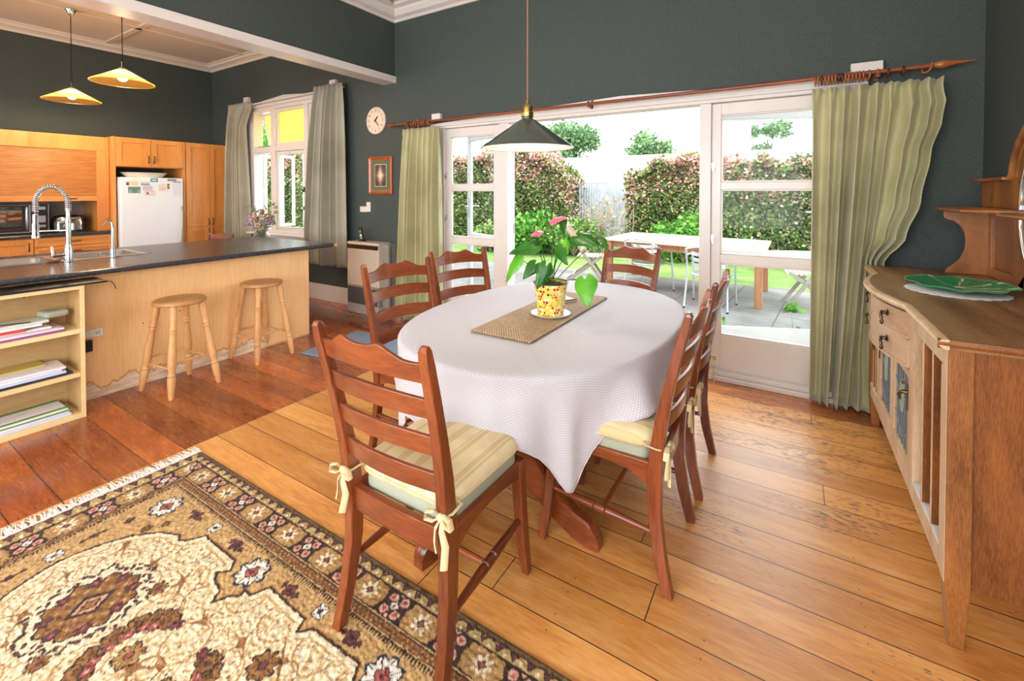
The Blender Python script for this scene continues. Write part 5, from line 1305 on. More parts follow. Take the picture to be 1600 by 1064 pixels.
ring(.70, False, 'light brown tilted curtain ring at the far right end of the pole by the finial', 'loose rings over the right green curtain', 38).location.x = .705
for k in range(12):
    dk = k in (1, 9)
    ring(-3.675 + (.036*k if k < 6 else .19+.024*(k-5)), dk, ('dark brown' if dk else 'light brown') + ' curtain ring, %s from the left above the narrow curtain' % ORD[k], ('dark' if dk else 'light') + ' rings over the left green curtain', (k*29 % 11)-5)
# grey kitchen curtains
def edKL(v):
    z = 2.79 + (.50-2.79)*v; x0 = -7.50 - .12*v
    x1 = -6.85
    if z < 2.7: x1 = -6.85 - .16*min(1, (2.7-z)/.25)
    if z < 2.3: x1 += .0
    x1 += .03*math.sin(z*2)
    return x0, x1 + .02*v
curtain('curtain', 'stone grey curtain at the left of the kitchen window beside the pantry', None, None, 2.80, .50, 'grey_linen', 6, .07, 3.70, edKL, 'stone grey kitchen curtains', 5)
def edKR(v):
    x0 = -5.30 - .21*min(1, v*1.25)**.8; x1 = -4.775 + .05*v
    return x0, x1
curtain('curtain', 'stone grey curtain at the right of the kitchen window above the baseboard', None, None, 2.82, .50, 'grey_linen', 6, .075, 3.69, edKR, 'stone grey kitchen curtains', 6)
tag(M().tube([(-7.52, 3.74, 2.765), (-4.80, 3.74, 2.775)], .012, 8).build('curtain_rail', MT['white_paint'], smooth=50), 'white rail carrying the two grey kitchen curtains', 'curtain rail')
# ------------------------------------------------------------------ sideboard against the right wall
SX, SY0, SY1, SZ = .43, 1.94, 3.59, .962
XB = .975
t = thing('sideboard', 'large golden oak antique sideboard with mirror back, bowed drawers and leaded glass doors', 'sideboard', (.7, 2.85, 0))
def bow(y, x0=SX, k=.0):
    """front line of the body in plan"""
    if 2.47 < y < 3.23:
        f = (y-2.85)/.38; return x0 - .076*(1-f*f) - k
    return x0 - k
ys = [SY0-.03] + [2.435+.83*k/24 for k in range(25)] + [SY1+.02]
def slab(ys, fx, z_pairs):
    L = []
    for y in ys:
        x = fx(y)
        L.append([(XB, y, z_pairs[0][1])] + [(x+dx, y, z) for dx, z in z_pairs] + [(XB, y, z_pairs[-1][1])])
    return M().loft(L)
def topx(y): 
    f = (y-2.85)/.415
    return (SX-.028) - (.078*(1-f*f) if abs(f) < 1 else 0)
topm = slab(ys, topx, [(.012, SZ-.004), (.002, SZ+.004), (0, SZ+.013), (.004, SZ+.022), (.010, SZ+.025)])
part(topm, 'top', 'oak_y', t, smooth=35)
part(M().loft([[(topx(y)-.0015+dx, y + (-.002 if y == ys[0] else (.002 if y == ys[-1] else 0)), z) for dx, z in ((.016, SZ-.006), (.0015, SZ+.004), (-.0012, SZ+.013), (.002, SZ+.021), (.012, SZ+.0262), (.026, SZ+.0262), (.026, SZ-.006))] for y in ys]), 'front_moulding', 'oak_sheen', t, smooth=35)
part(M().loft([[(x, SY0-.030-dy, z) for dy, z in ((-.01, SZ-.005), (0.001, SZ+.004), (.004, SZ+.013), (.001, SZ+.0215), (-.012, SZ+.0258))] for x in (SX-.030, XB)]), 'end_moulding', 'oak_dark', t, smooth=35)
# legs
for y in (SY0+.02, SY1-.03):
    for x in (SX+.03, XB-.04):
        L = [[(x-hw, y-hw, z), (x+hw, y-hw, z), (x+hw, y+hw, z), (x-hw, y+hw, z)] for z, hw in ((0, .019), (.20, .03), (SZ-.006, .03))]
        part(M().loft(L), 'leg', 'oak', t, bevel=.003)
# carcass: end panels, back, bottom
part(M().box(SX+.058, SY0+.002, .20, XB-.06, SY0+.022, SZ-.006), 'end_panel', 'oak_dark', t)
part(M().box(SX+.058, SY1-.03, .20, XB-.06, SY1-.01, SZ-.006), 'end_panel', 'oak_dark', t)
part(M().box(XB-.02, SY0+.02, .20, XB, SY1-.02, SZ-.006), 'back_panel', 'oak_dark', t)
part(M().box(SX+.01, SY0+.03, .215, XB-.02, SY1-.04, .235), 'bottom_board', 'oak_sheen', t)
# front frame
fr = M(); a, b = SY0+.05, SY1-.06
fr.box(SX, a, .20, SX+.025, b, .268).box(SX, a, SZ-.075, SX+.025, 2.40, SZ-.006).box(SX, 3.275, SZ-.075, SX+.025, b, SZ-.006)
fr.box(SX, 2.40, .268, SX+.03, 2.474, SZ-.006).box(SX, 3.226, .268, SX+.03, 3.275, SZ-.006)
part(fr, 'front_frame', 'oak_sheen', t, bevel=.002)
part(M().box(SX-.0016, SY0+.001, .20, SX-.0001, SY0+.05, SZ-.006), 'stile_sheen', 'oak_sheen', t)  # thin pale face carrying the painted window sheen
# open side compartments: deep upright fins between stiles and edges paled with painted sheen
for y0 in (SY0+.055, 3.275):
    y1 = y0+.40 if y0 < 3 else y0+.25; z0, z1 = .27, SZ-.078
    part(M().box(SX+.001, y0, z0, SX+.16, y0+.014, z1), 'fin', 'oak_dark', t); part(M().box(SX-.0005, y0, z0, SX+.001, y0+.014, z1), 'fin_edge', 'oak_sheen', t)
    for k in (1, 2):
        y = y0 + (y1-y0)*k/3
        f_ = part(M().box(SX+.004, y-.007, z0, SX+.15, y+.007, z1), 'fin', 'oak_dark', t)
        part(M().box(SX+.002, y-.0075, z0, SX+.004, y+.0075, z1), 'fin_edge', 'oak_sheen', t).parent = f_
    part(M().box(SX+.15, y0, z0, SX+.16, y1, z1), 'recessed_panel', 'oak_dark', t)
    part(M().box(SX+.003, y0+.014, z0-.002, SX+.15, y1, z0+.006), 'ledge', 'lace', t)  # compartment floor coloured white to stand for light falling on it
part(M().box(SX+.012, 2.455, SZ-.024, SX+.05, 3.245, SZ-.004), 'frieze', 'oak_sheen', t)
# bowed drawers
for i, (z0, z1) in enumerate(((.845, .942), (.725, .830))):
    yy = [2.85 + .375*math.sin(R(-90+180*k/24)) for k in range(25)]
    m = M().loft([[(bow(y, SX-.004), y, z0), (bow(y, SX-.004), y, z1), (SX+.02, y, z1), (SX+.02, y, z0)] for y in yy])
    d = part(m, 'bowed_drawer', 'oak_draw', t, smooth=35)
    part(M().loft([[(bow(y, SX-.010), y, z0-.012), (bow(y, SX-.010), y, z0), (SX+.02, y, z0), (SX+.02, y, z0-.012)] for y in yy]), 'drawer_lip', 'oak_draw', t, smooth=35).parent = d
    for y in (2.62, 3.08):
        x = bow(y, SX-.004); z = (z0+z1)/2+.012
        h = M().lathe([(.014, 0), (.016, .004), (.008, .008), (.007, .018)], (x, y, z), (-1, 0, 0), 12)
        h.lathe([(.009, 0), (.011, .004), (.006, .01)], (x-.018, y, z), (-1, 0, 0), 10)
        h.tube([(x-.018, y, z), (x-.024, y+.006, z-.014), (x-.022, y, z-.03), (x-.020, y-.002, z-.036)], [.005, .006, .007, .004], 8)
        h.lathe([(.004, 0), (.008, -.006), (.007, -.016), (.002, -.022)], (x-.021, y, z-.034), (0, 0, 1), 8)
        part(h, 'drop_handle', 'bronze', t, smooth=40).parent = d
part(M().box(SX+.022, 2.479, .70, XB-.05, 2.489, SZ-.01).box(SX+.022, 3.211, .70, XB-.05, 3.225, SZ-.01), 'drawer_case', 'oak_dark', t)
# leaded glass doors
for y0, y1, hy in ((2.465, 2.845, 2.50), (2.855, 3.235, 3.20)):
    z0, z1 = .272, .70; d = M(); s = .038
    d.box(SX+.001, y0, z0, SX+.022, y0+s, z1).box(SX+.001, y1-s, z0, SX+.022, y1, z1).box(SX+.001, y0+s, z0, SX+.022, y1-s, z0+s).box(SX+.001, y0+s, z1-s, SX+.022, y1-s, z1)
    dd = part(d, 'leaded_door', 'oak_sheen', t, bevel=.002)
    part(M().box(SX+.010, y0+s, z0+s, SX+.013, y1-s, z1-s), 'glass', 'leadglass', t).parent = dd
    ld = M(); yc = (y0+y1)/2; zc = .53; x = SX+.0085
    ov_ = [(x, yc+.05*math.cos(q), zc+.075*math.sin(q)) for q in [2*PI*k/24 for k in range(24)]]
    ld.tube(ov_, .003, 6, closed=True)
    for q in (-.10, -.05, .05, .10): ld.tube([(x, yc+q, z0+s), (x, yc+q, z1-s)], .0024, 6)
    ld.tube([(x, yc, z0+s), (x, yc, zc-.075)], .0024, 6).tube([(x, yc, zc+.075), (x, yc, z1-s)], .0024, 6)
    ld.tube([(x, y0+s, z0+.14), (x, yc-.05, z0+.10), (x, yc, z0+s+.03)], .0024, 6).tube([(x, y1-s, z0+.14), (x, yc+.05, z0+.10), (x, yc, z0+s+.03)], .0024, 6)
    ld.tube([(x, y0+s, zc+.04), (x, yc-.05, zc)], .0024, 6).tube([(x, y1-s, zc+.04), (x, yc+.05, zc)], .0024, 6)
    part(ld, 'lead_strip', 'lead', t, smooth=50).parent = dd
    part(M().loft([[(xx, yc+.048*math.cos(q), zc+.073*math.sin(q)) for q in [2*PI*k/24 for k in range(24)]] for xx in (SX+.0075, SX+.0095)]), 'oval_pane', 'palegreen_glass', t).parent = dd
    h = M().box(SX-.003, hy-.008, .525, SX+.001, hy+.008, .635).lathe([(.010, 0), (.008, .012), (.005, .02)], (SX-.003, hy, .60), (-1, 0, 0), 10).tube([(SX-.02, hy, .60), (SX-.028, hy+.004, .585), (SX-.024, hy, .565)], [.005, .007, .004], 8).tube([(SX-.006, hy, .64), (SX-.022, hy-.0, .643), (SX-.022, hy-.03, .645)], .004, 6)
    part(h, 'door_handle', 'bronze', t, smooth=40).parent = dd
# mirror back: end brackets with shelves, framed panels, arched centre with mirror
ZT = SZ+.026
def bracket(y):
    pr = [(XB-.012, ZT), (.758, ZT), (.762, ZT+.018), (.79, ZT+.05), (.822, ZT+.09), (.838, ZT+.14), (.842, ZT+.19), (.836, ZT+.235), (.818, ZT+.272), (.79, ZT+.298), (.762, ZT+.305), (.750, ZT+.315), (.747, ZT+.352), (.775, ZT+.356), (XB-.012, ZT+.356)]
    # X is depth out from the wall: curve reaches into the room at top and bottom
    return M().prism(pr, lambda a, b, tt: (a, y+tt, b), .022)
for y in (3.50, 2.14): part(bracket(y), 'shelf_bracket', 'oak', t, bevel=.002)
for y0, y1 in ((3.03, 3.60), (2.06, 2.67)):
    lp = lambda z, i: [(XB-.01, y0+i, z), (XB-.01, y1-i, z), (.76+i, y1-i, z), (.72+i, y1-.05-i, z), (.72+i, y0+.06+i, z), (.76+i, y0+i, z)]
    part(M().loft([lp(ZT+.357, .008), lp(ZT+.364, 0), lp(ZT+.372, 0), lp(ZT+.378, .01)]), 'upper_shelf', 'oak', t, smooth=30)
for y0, y1 in ((3.12, 3.50), (2.162, 2.58)):
    f = M().box(XB-.045, y0, ZT, XB-.02, y0+.05, ZT+.356).box(XB-.045, y1-.05, ZT, XB-.02, y1, ZT+.356).box(XB-.045, y0+.05, ZT, XB-.02, y1-.05, ZT+.05).box(XB-.045, y0+.05, ZT+.32, XB-.02, y1-.05, ZT+.356)
    part(f, 'back_frame', 'oak', t, bevel=.002); part(M().box(XB-.03, y0+.05, ZT+.05, XB-.022, y1-.05, ZT+.32), 'back_inset', 'oak_dark', t)
yc = 2.85; hole = .262
out = []
for y, z in ((3.12, ZT), (3.12, ZT+.38), (3.62, ZT+.38), (3.62, ZT+.52), (3.18, ZT+.53)): out.append((y, z))
arcp = [(yc + .32*math.cos(R(q)), ZT+.50 + .30*math.sin(R(q))) for q in range(8, 173, 6)]
right_ = [(2*yc-y, z) for y, z in reversed([(3.12, ZT), (3.12, ZT+.38), (3.62, ZT+.38), (3.62, ZT+.52), (3.18, ZT+.53)])]
outer = out + arcp + right_
# board with a round hole for the mirror: ring lofted outer->inner
n = len(outer); cz = ZT+.375
inner = []
for y, z in outer:
    a = math.atan2(z-cz, y-yc); inner.append((yc + hole*.92*math.cos(a), cz + hole*1.22*math.sin(a)))
m = M(); x0, x1 = XB-.045, XB-.018
for (yy0, zz0), (yy1, zz1), (iy0, iz0), (iy1, iz1) in zip(outer, outer[1:], inner, inner[1:]):
    m.add([(x0, yy0, zz0), (x0, yy1, zz1), (x0, iy1, iz1), (x0, iy0, iz0), (x1, yy0, zz0), (x1, yy1, zz1), (x1, iy1, iz1), (x1, iy0, iz0)], [(0, 1, 2, 3), (7, 6, 5, 4), (0, 4, 5, 1), (3, 2, 6, 7)])
part(m, 'mirror_board', 'oak', t)
part(M().tube([(x0-.004, y, z) for y, z in [(3.185, ZT+.535)] + arcp + [(2.515, ZT+.535)]], .020, 8).tube([(x0-.002, yc + (y-yc)*.88, ZT+.50+(z-ZT-.50)*.86) for y, z in arcp], .010, 8), 'arched_cornice', 'oak', t, smooth=50)
part(M().box(XB-.085, 3.18, ZT+.52, XB-.018, 3.64, ZT+.537), 'cap_moulding', 'oak', t, bevel=.004); part(M().box(XB-.085, 2.06, ZT+.52, XB-.018, 2.52, ZT+.537), 'cap_moulding', 'oak', t, bevel=.004)
el = [(yc + hole*.92*math.cos(2*PI*k/48), cz + hole*1.22*math.sin(2*PI*k/48)) for k in range(48)]
mr = part(M().loft([[(XB-.040, y, z) for y, z in el], [(XB-.034, y, z) for y, z in el]]), 'mirror', 'mirror', t)
part(M().tube([(XB-.046, y, z) for y, z in el], .008, 8, closed=True), 'mirror_bead', 'chrome', t, smooth=50).parent = mr

# ---- doily and cabbage-leaf dish
DX, DY = .690, 2.93
m = M(); n = 96; L = []
for f, z in ((0, .0), (.5, .0), (.8, .0), (1, .0), (1, .0025), (.8, .003), (.5, .003), (0, .003)):
    L.append([((.172 + .010*abs(math.sin(2*PI*q/n*12)))*max(f, .001)*math.cos(2*PI*q/n), (.172 + .010*abs(math.sin(2*PI*q/n*12)))*max(f, .001)*math.sin(2*PI*q/n), z) for q in range(n)])
tag(m.loft(L, caps=False).build('doily', MT['lace'], loc=(DX-.035, DY-.075, SZ+.0265)), 'round white crochet doily under the green leaf dish on the sideboard', 'doily')
NR, NA = 26, 120
def dishp(u, v, dz=0):
    th = 2*PI*u; r = v
    lob = 1 + .05*math.sin(3*th+.4) + .035*abs(math.sin(4.5*th)) + .012*math.sin(17*th)
    R0 = .195*lob; rr_ = R0*r
    z = .010 + .038*max(0, r-.35)**1.5 + .003*math.sin(9*th+2*r)*r
    return (rr_*math.cos(th)*.98, rr_*math.sin(th)*1.06, z+dz)
m = M(); m.grid(lambda u, v: dishp(u, v), NA, NR, True); cols = []
for i in range(NA):
    for j in range(NR):
        th = 2*PI*i/NA; r = j/(NR-1)
        v1 = abs(math.sin(4.5*th + .8*r)); vein = v1 < .07+.10*(1-r) or (r < .12)
        br_ = abs(math.sin(4.5*th*1 + 14*r)) < .16 and r > .25 and v1 < .7
        c = (218, 228, 208) if vein else ((92, 170, 120) if br_ else (36, 130, 78))
        if r > .97: c = (150, 204, 160)
        cols.append(srgb(*c))
k0 = len(m.v); m.grid(lambda u, v: dishp(u, v, -.006 if v < .98 else -.001), NA, NR, True); cols += [srgb(60, 140, 92)]*(len(m.v)-k0)
for i in range(NA):
    a = i*NR+NR-1; b = ((i+1) % NA)*NR+NR-1; m.f.append((a, b, k0+b, k0+a))
tag(m.build('leaf_dish', MT['ceramic_leaf'], smooth=60, cols=np.array(cols), loc=(DX-.005, DY, SZ+.0275)), 'green glazed cabbage leaf dish on the white doily on the sideboard', 'dish')
# ------------------------------------------------------------------ patterned rug
RX0, RY1, RL, RW = -2.777, 1.208, 2.32, 1.326
def rug():
    du = .0042; nu, nv = int(RL/du), int(RW/du)
    U, V = np.meshgrid(np.linspace(0, RL, nu), np.linspace(0, RW, nv), indexing='ij')
    rg = np.random.default_rng(4)
    def smooth(a, k):
        for _ in range(k): a = (a + np.roll(a, 1, 0) + np.roll(a, -1, 0) + np.roll(a, 1, 1) + np.roll(a, -1, 1))/5
        return a
    nz1 = smooth(rg.normal(size=U.shape), 3); nz1 /= nz1.std(); nz2 = smooth(rg.normal(size=U.shape), 3); nz2 /= nz2.std()
    nzb = smooth(rg.normal(size=U.shape), 14); nzb /= nzb.std()
    u = U + nz1*.0010; v = V + nz2*.0010
    vm = np.minimum(v, RW-v); um = np.minimum(u, RL-u)
    C = lambda *c: np.array(srgb(*c))
    tan, tan2, cream, cream2 = C(198, 160, 106), C(178, 138, 86), C(234, 220, 186), C(206, 170, 116)
    dark, plum, brown, brown2 = C(62, 42, 34), C(108, 56, 62), C(118, 78, 44), C(150, 104, 58)
    olive, pink, navy, rose = C(110, 88, 52), C(214, 160, 140), C(44, 46, 66), C(172, 92, 84)
    white = C(236, 228, 214)
    col = np.empty(U.shape+(3,)); col[:] = tan
    def put(mask, c): col[mask] = c
    # central field flecks
    x = RX0 + u; y = RY1 - v
    fl = np.sin(x*170 + 3*np.sin(y*60) + nzb*2.0)*np.sin(y*210 + 2.5*np.sin(x*70))
    put(fl > .55, tan2); put(fl < -.72, C(214, 176, 120))
    # ivory ground outline, mirrored about the long axis
    yc = RY1 - RW/2
    half = [(-2.412, .545), (-2.405, .60), (-2.375, .68), (-2.335, .75), (-2.255, .82), (-2.17, .858), (-2.14, .842), (-2.109, .858), (-2.07, .912), (-1.835, .910), (-1.80, .874), (-1.835, .845), (-1.80, .822), (-1.745, .812), (-1.712, .771),
            (-1.690, .812), (-1.655, .84), (-1.668, .862), (-1.627, .858), (-1.602, .914), (-1.38, .905), (-1.362, .863), (-1.32, .900), (-1.11, .905), (-1.08, .86), (-1.02, .83), (-.95, .77), (-.90, .68), (-.87, .60), (-.862, .545)]
    poly = half + [(a, 2*yc-b) for a, b in reversed(half)]
    inside = np.zeros(U.shape, bool); dmin = np.full(U.shape, 9.0)
    for (x1, y1), (x2, y2) in zip(poly, poly[1:] + poly[:1]):
        cnd = ((y1 > y) != (y2 > y)); 
        with np.errstate(divide='ignore', invalid='ignore'): xi = (x2-x1)*(y-y1)/((y2-y1) if y2 != y1 else 1e-9) + x1
        inside ^= cnd & (x < xi)
        dx, dy = x2-x1, y2-y1; L2 = dx*dx+dy*dy+1e-12; t = np.clip(((x-x1)*dx+(y-y1)*dy)/L2, 0, 1)
        dmin = np.minimum(dmin, np.hypot(x-(x1+t*dx), y-(y1+t*dy)))
    put(inside, cream)
    s1 = np.sin(x*92 + 2.6*np.sin(y*52 + 1) + nzb*1.2); s2 = np.sin(y*110 + 2.6*np.sin(x*60) + nzb)
    vine = np.abs(np.sin(x*15 + 1.8*np.sin(y*15.5)) + np.sin(y*17 + 1.9*np.sin(x*14)))
    inn = inside & (dmin > .03)
    put(inn & (s1*s2 > .50), cream2); put(inn & (s1*s2 < -.72), C(214, 186, 138)); put(inn & (vine < .028), C(150, 104, 62)); vine2 = np.abs(np.hypot((x*5.2) % 1 - .5, (y*5.0+.2) % 1 - .5)-.36); put(inn & (vine2 < .016), C(186, 142, 92))
    fl2 = np.sin(x*95)*np.sin(y*100); put(inn & (fl2 > .93), brown2)
    put(inside & (np.abs(dmin-.026) < .0035), cream2); put(dmin < .0042, dark); put((dmin < .008) & (dmin > .0042) & ~inside, brown2)
    def flower(cx, cy, r, n, petal, core, edge, ph=0, sq=1.0, ry=None):
        ry = ry or r; dx = (x-cx)/r; dy = (y-cy)/ry; d = np.hypot(dx, dy); a = np.arctan2(dy, dx) + ph
        rad = .72 + .28*np.abs(np.cos(n*a/2)); m0 = d < rad*1.12
        put(m0, edge); put(d < rad*.95, petal); put((d < rad*.95) & (np.abs(np.sin(n*a/2)) < .16) & (d > .35), edge)
        put(d < .36, edge); put(d < .29, core)
    def mir(cx, cy, *a, **k): flower(cx, cy, *a, **k); flower(cx, 2*yc-cy, *a, **k)
    # four-lobed white and rose rosettes, small navy stars and plum sprays on the tan field
    for cx, cy in ((-2.418, .905), (-1.722, .915), (-1.02, .915)): mir(cx, cy, .062, 8, white, rose, navy); mir(cx, cy, .026, 4, rose, plum, dark)
    for cx, cy in ((-2.085, .955), (-1.36, .95)): mir(cx, cy, .028, 4, white, navy, navy, ph=.7)
    flower(-2.467, yc, .032, 4, white, rose, navy, ph=.7)
    for cx, cy in ((-2.235, .950), (-1.908, .952), (-1.528, .945), (-1.195, .945)):
        mir(cx, cy, .026, 4, plum, dark, dark, ph=.4); mir(cx-.036, cy+.004, .013, 4, plum, dark, dark); mir(cx+.036, cy-.004, .013, 4, plum, dark, dark)
    mir(-2.468, yc+.12, .016, 4, plum, dark, dark, ry=.022); mir(-2.468, yc+.155, .010, 4, plum, dark, dark); mir(-2.468, yc+.085, .010, 4, plum, dark, dark); mir(-2.45, yc+.235, .018, 4, plum, dark, dark)
    mir(-2.33, .80, .022, 5, brown, brown2, dark); mir(-2.29, .855, .018, 5, brown, brown2, dark)
    # oval brown medallions with a spray of dark berries
    for cx in (-2.066, -1.21):
        cy = yc; dx = x-cx; dy = y-cy; a = np.arctan2(dy/.142, dx/.128); d = np.hypot(dx/.128, dy/.142)
        put((d < 1.30+.10*np.cos(8*a+PI)), cream)
        r5 = random.Random(int(abs(cx)*100))
        for k in range(96):
            q = 2*PI*k/96 + r5.uniform(-.03, .03); rr_ = 1.06 + .34*r5.random()*(.55+.45*abs(math.cos(4*q))); ex, ey = cx+.128*rr_*math.cos(q), cy+.142*rr_*math.sin(q); t5 = r5.uniform(0, PI)
            ddx = (x-ex)*math.cos(t5)+(y-ey)*math.sin(t5); ddy = -(x-ex)*math.sin(t5)+(y-ey)*math.cos(t5); dl = np.hypot(ddx/.010, ddy/.0062)
            put(dl < 1, dark); put(dl < .55, plum if k % 3 else brown)
        lob = .93 + .09*np.cos(8*a); put(d < lob, dark); put(d < lob-.05, brown2)
        gg = np.sin(x*120+1)*np.sin(y*110); put((d < lob-.05) & (gg > .5), brown); put((d < lob-.05) & (gg < -.78), tan)
        for k in range(8):
            q = 2*PI*(k+.5)/8; flower(cx+.104*math.cos(q), cy+.116*math.sin(q), .021, 5, plum, rose, dark, ry=.024)
        put((np.abs(dx)/.052 + np.abs(dy)/.075) < 1, dark); put((np.abs(dx)/.036 + np.abs(dy)/.050) < 1, pink); put((np.abs(dx)/.024 + np.abs(dy)/.034) < 1, dark); put((np.abs(dx)/.018 + np.abs(dy)/.026) < 1, brown2)
    # leafy fan figures either side of the centre
    for cx, sg in ((-1.77, 1), (-1.50, -1)):
        for k in range(7):
            q = R(-90+30*k); fx_, fy_ = cx - sg*.075*math.cos(q), yc + .115*math.sin(q)
            flower(fx_, fy_, .034, 5, brown2, brown, dark, ph=q, ry=.040)
        for k in range(6):
            q = R(-75+30*k); flower(cx - sg*.052*math.cos(q), yc + .088*math.sin(q), .017, 4, rose, pink, plum, ph=q)
        flower(cx+.035*sg, yc, .042, 6, tan2, rose, dark); mir(cx+.045*sg, yc+.125, .020, 5, plum, rose, dark)
    for cx, cy in ((-1.352, .748), (-1.50, .66), (-1.94, .70)): mir(cx, cy, .046 if cx > -1.4 else .028, 8, brown2, plum, dark)
    # borders; t is the band coordinate
    tv = np.interp(vm, [0, .026, .060, .158, .200, .224], [0, 1, 2, 3, 4, 5]); tu = np.interp(um, [0, .010, .080, .185, .215, .240], [0, 1, 2, 3, 4, 5])
    longside = tv <= tu; tb = np.minimum(tv, tu)
    s = np.where(longside, u-.251, (RW-v) if False else v-.105)      # rosette centres along each side
    per = .2485
    acr = (tb-2.5)*np.where(longside, .101, .105)
    ff = tb-np.floor(tb)
    b5 = (tb >= 4) & (tb < 5); put(b5, tan); put(b5 & (np.abs(((s/.0125) % 1)-.5)*2 > ff), dark); put(b5 & (ff < .12), dark)
    b4 = (tb >= 3) & (tb < 4); put(b4, brown); g = np.sin(s*2*PI/.021)*np.sin(tb*PI*3+1); put(b4 & (g > .45), tan2); put(b4 & (g < -.6), C(150, 84, 60)); put(b4 & (ff > .90), cream2); put(b4 & (ff < .12), cream2); put(b4 & (ff > .12) & (ff < .20), dark)
    b3 = (tb >= 2) & (tb < 3); put(b3, dark)
    perr = np.where(longside, .2485, .239); q = ((s/perr + .5) % 1 - .5)*perr
    octg = b3 & (np.maximum(np.abs(q)*1.0, np.abs(acr)*1.35)*1.0 + .30*np.minimum(np.abs(q), np.abs(acr)) < .073); put(octg, tan2)
    d = np.hypot(q, acr); a = np.arctan2(acr, q); put(octg & (d < .030+.010*np.cos(8*a)), cream); put(octg & (d < .014+.003*np.cos(4*a)), plum); put(octg & (d < .006), brown2)
    put(octg & (d > .044) & (d < .052) & (np.cos(8*a) > .6), C(214, 170, 110))
    q2 = ((s/perr) % 1 - .5)*perr
    for sx in (-1, 1):
        for sy in (-1, 1):
            dd = np.hypot((q2-sx*.026)/1.0, acr-sy*.026); put(b3 & ~octg & (dd < .0205), dark); put(b3 & ~octg & (dd < .0165), pink); put(b3 & ~octg & (dd < .008), rose)
    put(b3 & ~octg & (np.abs(q2)+np.abs(acr) < .019), white); put(b3 & ~octg & (np.abs(q2)+np.abs(acr) < .006), dark)
    put(b3 & ~octg & (np.hypot(q2, np.abs(acr)-.046) < .009), pink)
    put(b3 & (ff < .045), dark); put(b3 & (ff > .965), dark)
    b2 = (tb >= 1) & (tb < 2); put(b2, C(190, 160, 106)); p3 = np.where(longside, .0575, .0598); tri = np.abs(((s/p3) % 1)-.5)*2
    sel = b2 & (tri < .72-ff*.85) & (ff > .08); put(sel, dark); put(b2 & (tri < .52-ff*.85) & (ff > .12), plum); put(b2 & (np.hypot(((s/p3+.5) % 1-.5)*p3, (ff-.66)*.036) < .006), cream); put(b2 & (ff > .90), dark); put(b2 & (ff < .07), plum)
    b1 = tb < 1; put(b1, olive); put(b1 & (ff > .82), dark); put(b1 & (np.sin(s*260)*.5+nz1*.4 > .55) & (ff < .7), C(84, 64, 40))
    sh = 1 + .10*np.clip(nz2, -2, 2)[..., None]*.8
    col = np.clip(col*sh, 0, 1)
    H = .011 + .0016*smooth(rg.normal(size=U.shape), 1)*2
    edge = np.minimum(vm, um); H = np.where(edge < .006, .004, H)
    X = RX0+U; Y = RY1-V
    me = bpy.data.meshes.new('rug'); n = nu*nv
    co = np.stack([X, Y, H], -1).reshape(-1, 3)
    idx = np.arange(n).reshape(nu, nv); f = np.stack([idx[:-1, :-1], idx[:-1, 1:], idx[1:, 1:], idx[1:, :-1]], -1).reshape(-1, 4)
    # underside and skirt
    bc = np.array([(RX0, RY1, .0005), (RX0+RL, RY1, .0005), (RX0+RL, RY1-RW, .0005), (RX0, RY1-RW, .0005)])
    me.vertices.add(n+4); me.vertices.foreach_set('co', np.concatenate([co, bc]).astype(np.float32).ravel())
    nf = len(f); quads = np.concatenate([f, [[n, n+1, n+2, n+3]]])
    me.loops.add(len(quads)*4); me.loops.foreach_set('vertex_index', quads.astype(np.int32).ravel()); me.polygons.add(len(quads)); me.polygons.foreach_set('loop_start', np.arange(0, len(quads)*4, 4, dtype=np.int32))
    me.update(); me.validate()
    a = me.color_attributes.new('Col', 'FLOAT_COLOR', 'POINT'); c4 = np.ones((n+4, 4), dtype=np.float32); c4[:n, :3] = col.reshape(-1, 3); a.data.foreach_set('color', c4.ravel())
    me.materials.append(MT['rug']); o = bpy.data.objects.new('patterned_rug', me); COL.objects.link(o)
    tag(o, 'tan and ivory patterned rug with brown border and white fringe in the foreground', 'rug')
    fr = M(); r2 = random.Random(2)
    fr.box(RX0-.012, RY1-RW, .001, RX0+.002, RY1, .009)
    y = RY1-.002
    while y > RY1-RW:
        L = r2.uniform(.065, .10); dy = r2.gauss(0, .018); w = r2.uniform(.0025, .0045); z = r2.uniform(.003, .010)
        fr.tube([(RX0-.006, y, .006), (RX0-.4*L, y+dy*.4, z+.003), (RX0-L, y+dy, .002)], [w, w, w*.5], 4, flat=.5); y -= r2.uniform(.0022, .0045)
    fr.build('fringe', MT['fringe'], o)
    return o
MT['fringe'] = plain('white_cotton_fringe', (232, 224, 216), .9, var=.06, scale=200)
rug()
# ------------------------------------------------------------------ garden beyond the doors
GZ = -.035
st('patio', M().box(-14, YB+.15, GZ-.05, 3.5, 8.05, GZ), MT['patio'])
st('lawn', M().box(-30, 8.05, GZ-.06, 14, 30, GZ-.015).box(-30, YB+.15, GZ-.06, -14, 8.05, GZ-.015), MT['lawn'])
st('threshold_step', M().box(-3.3, YB+.15, GZ, .35, YB+.34, GZ+.025), MT['patio'])
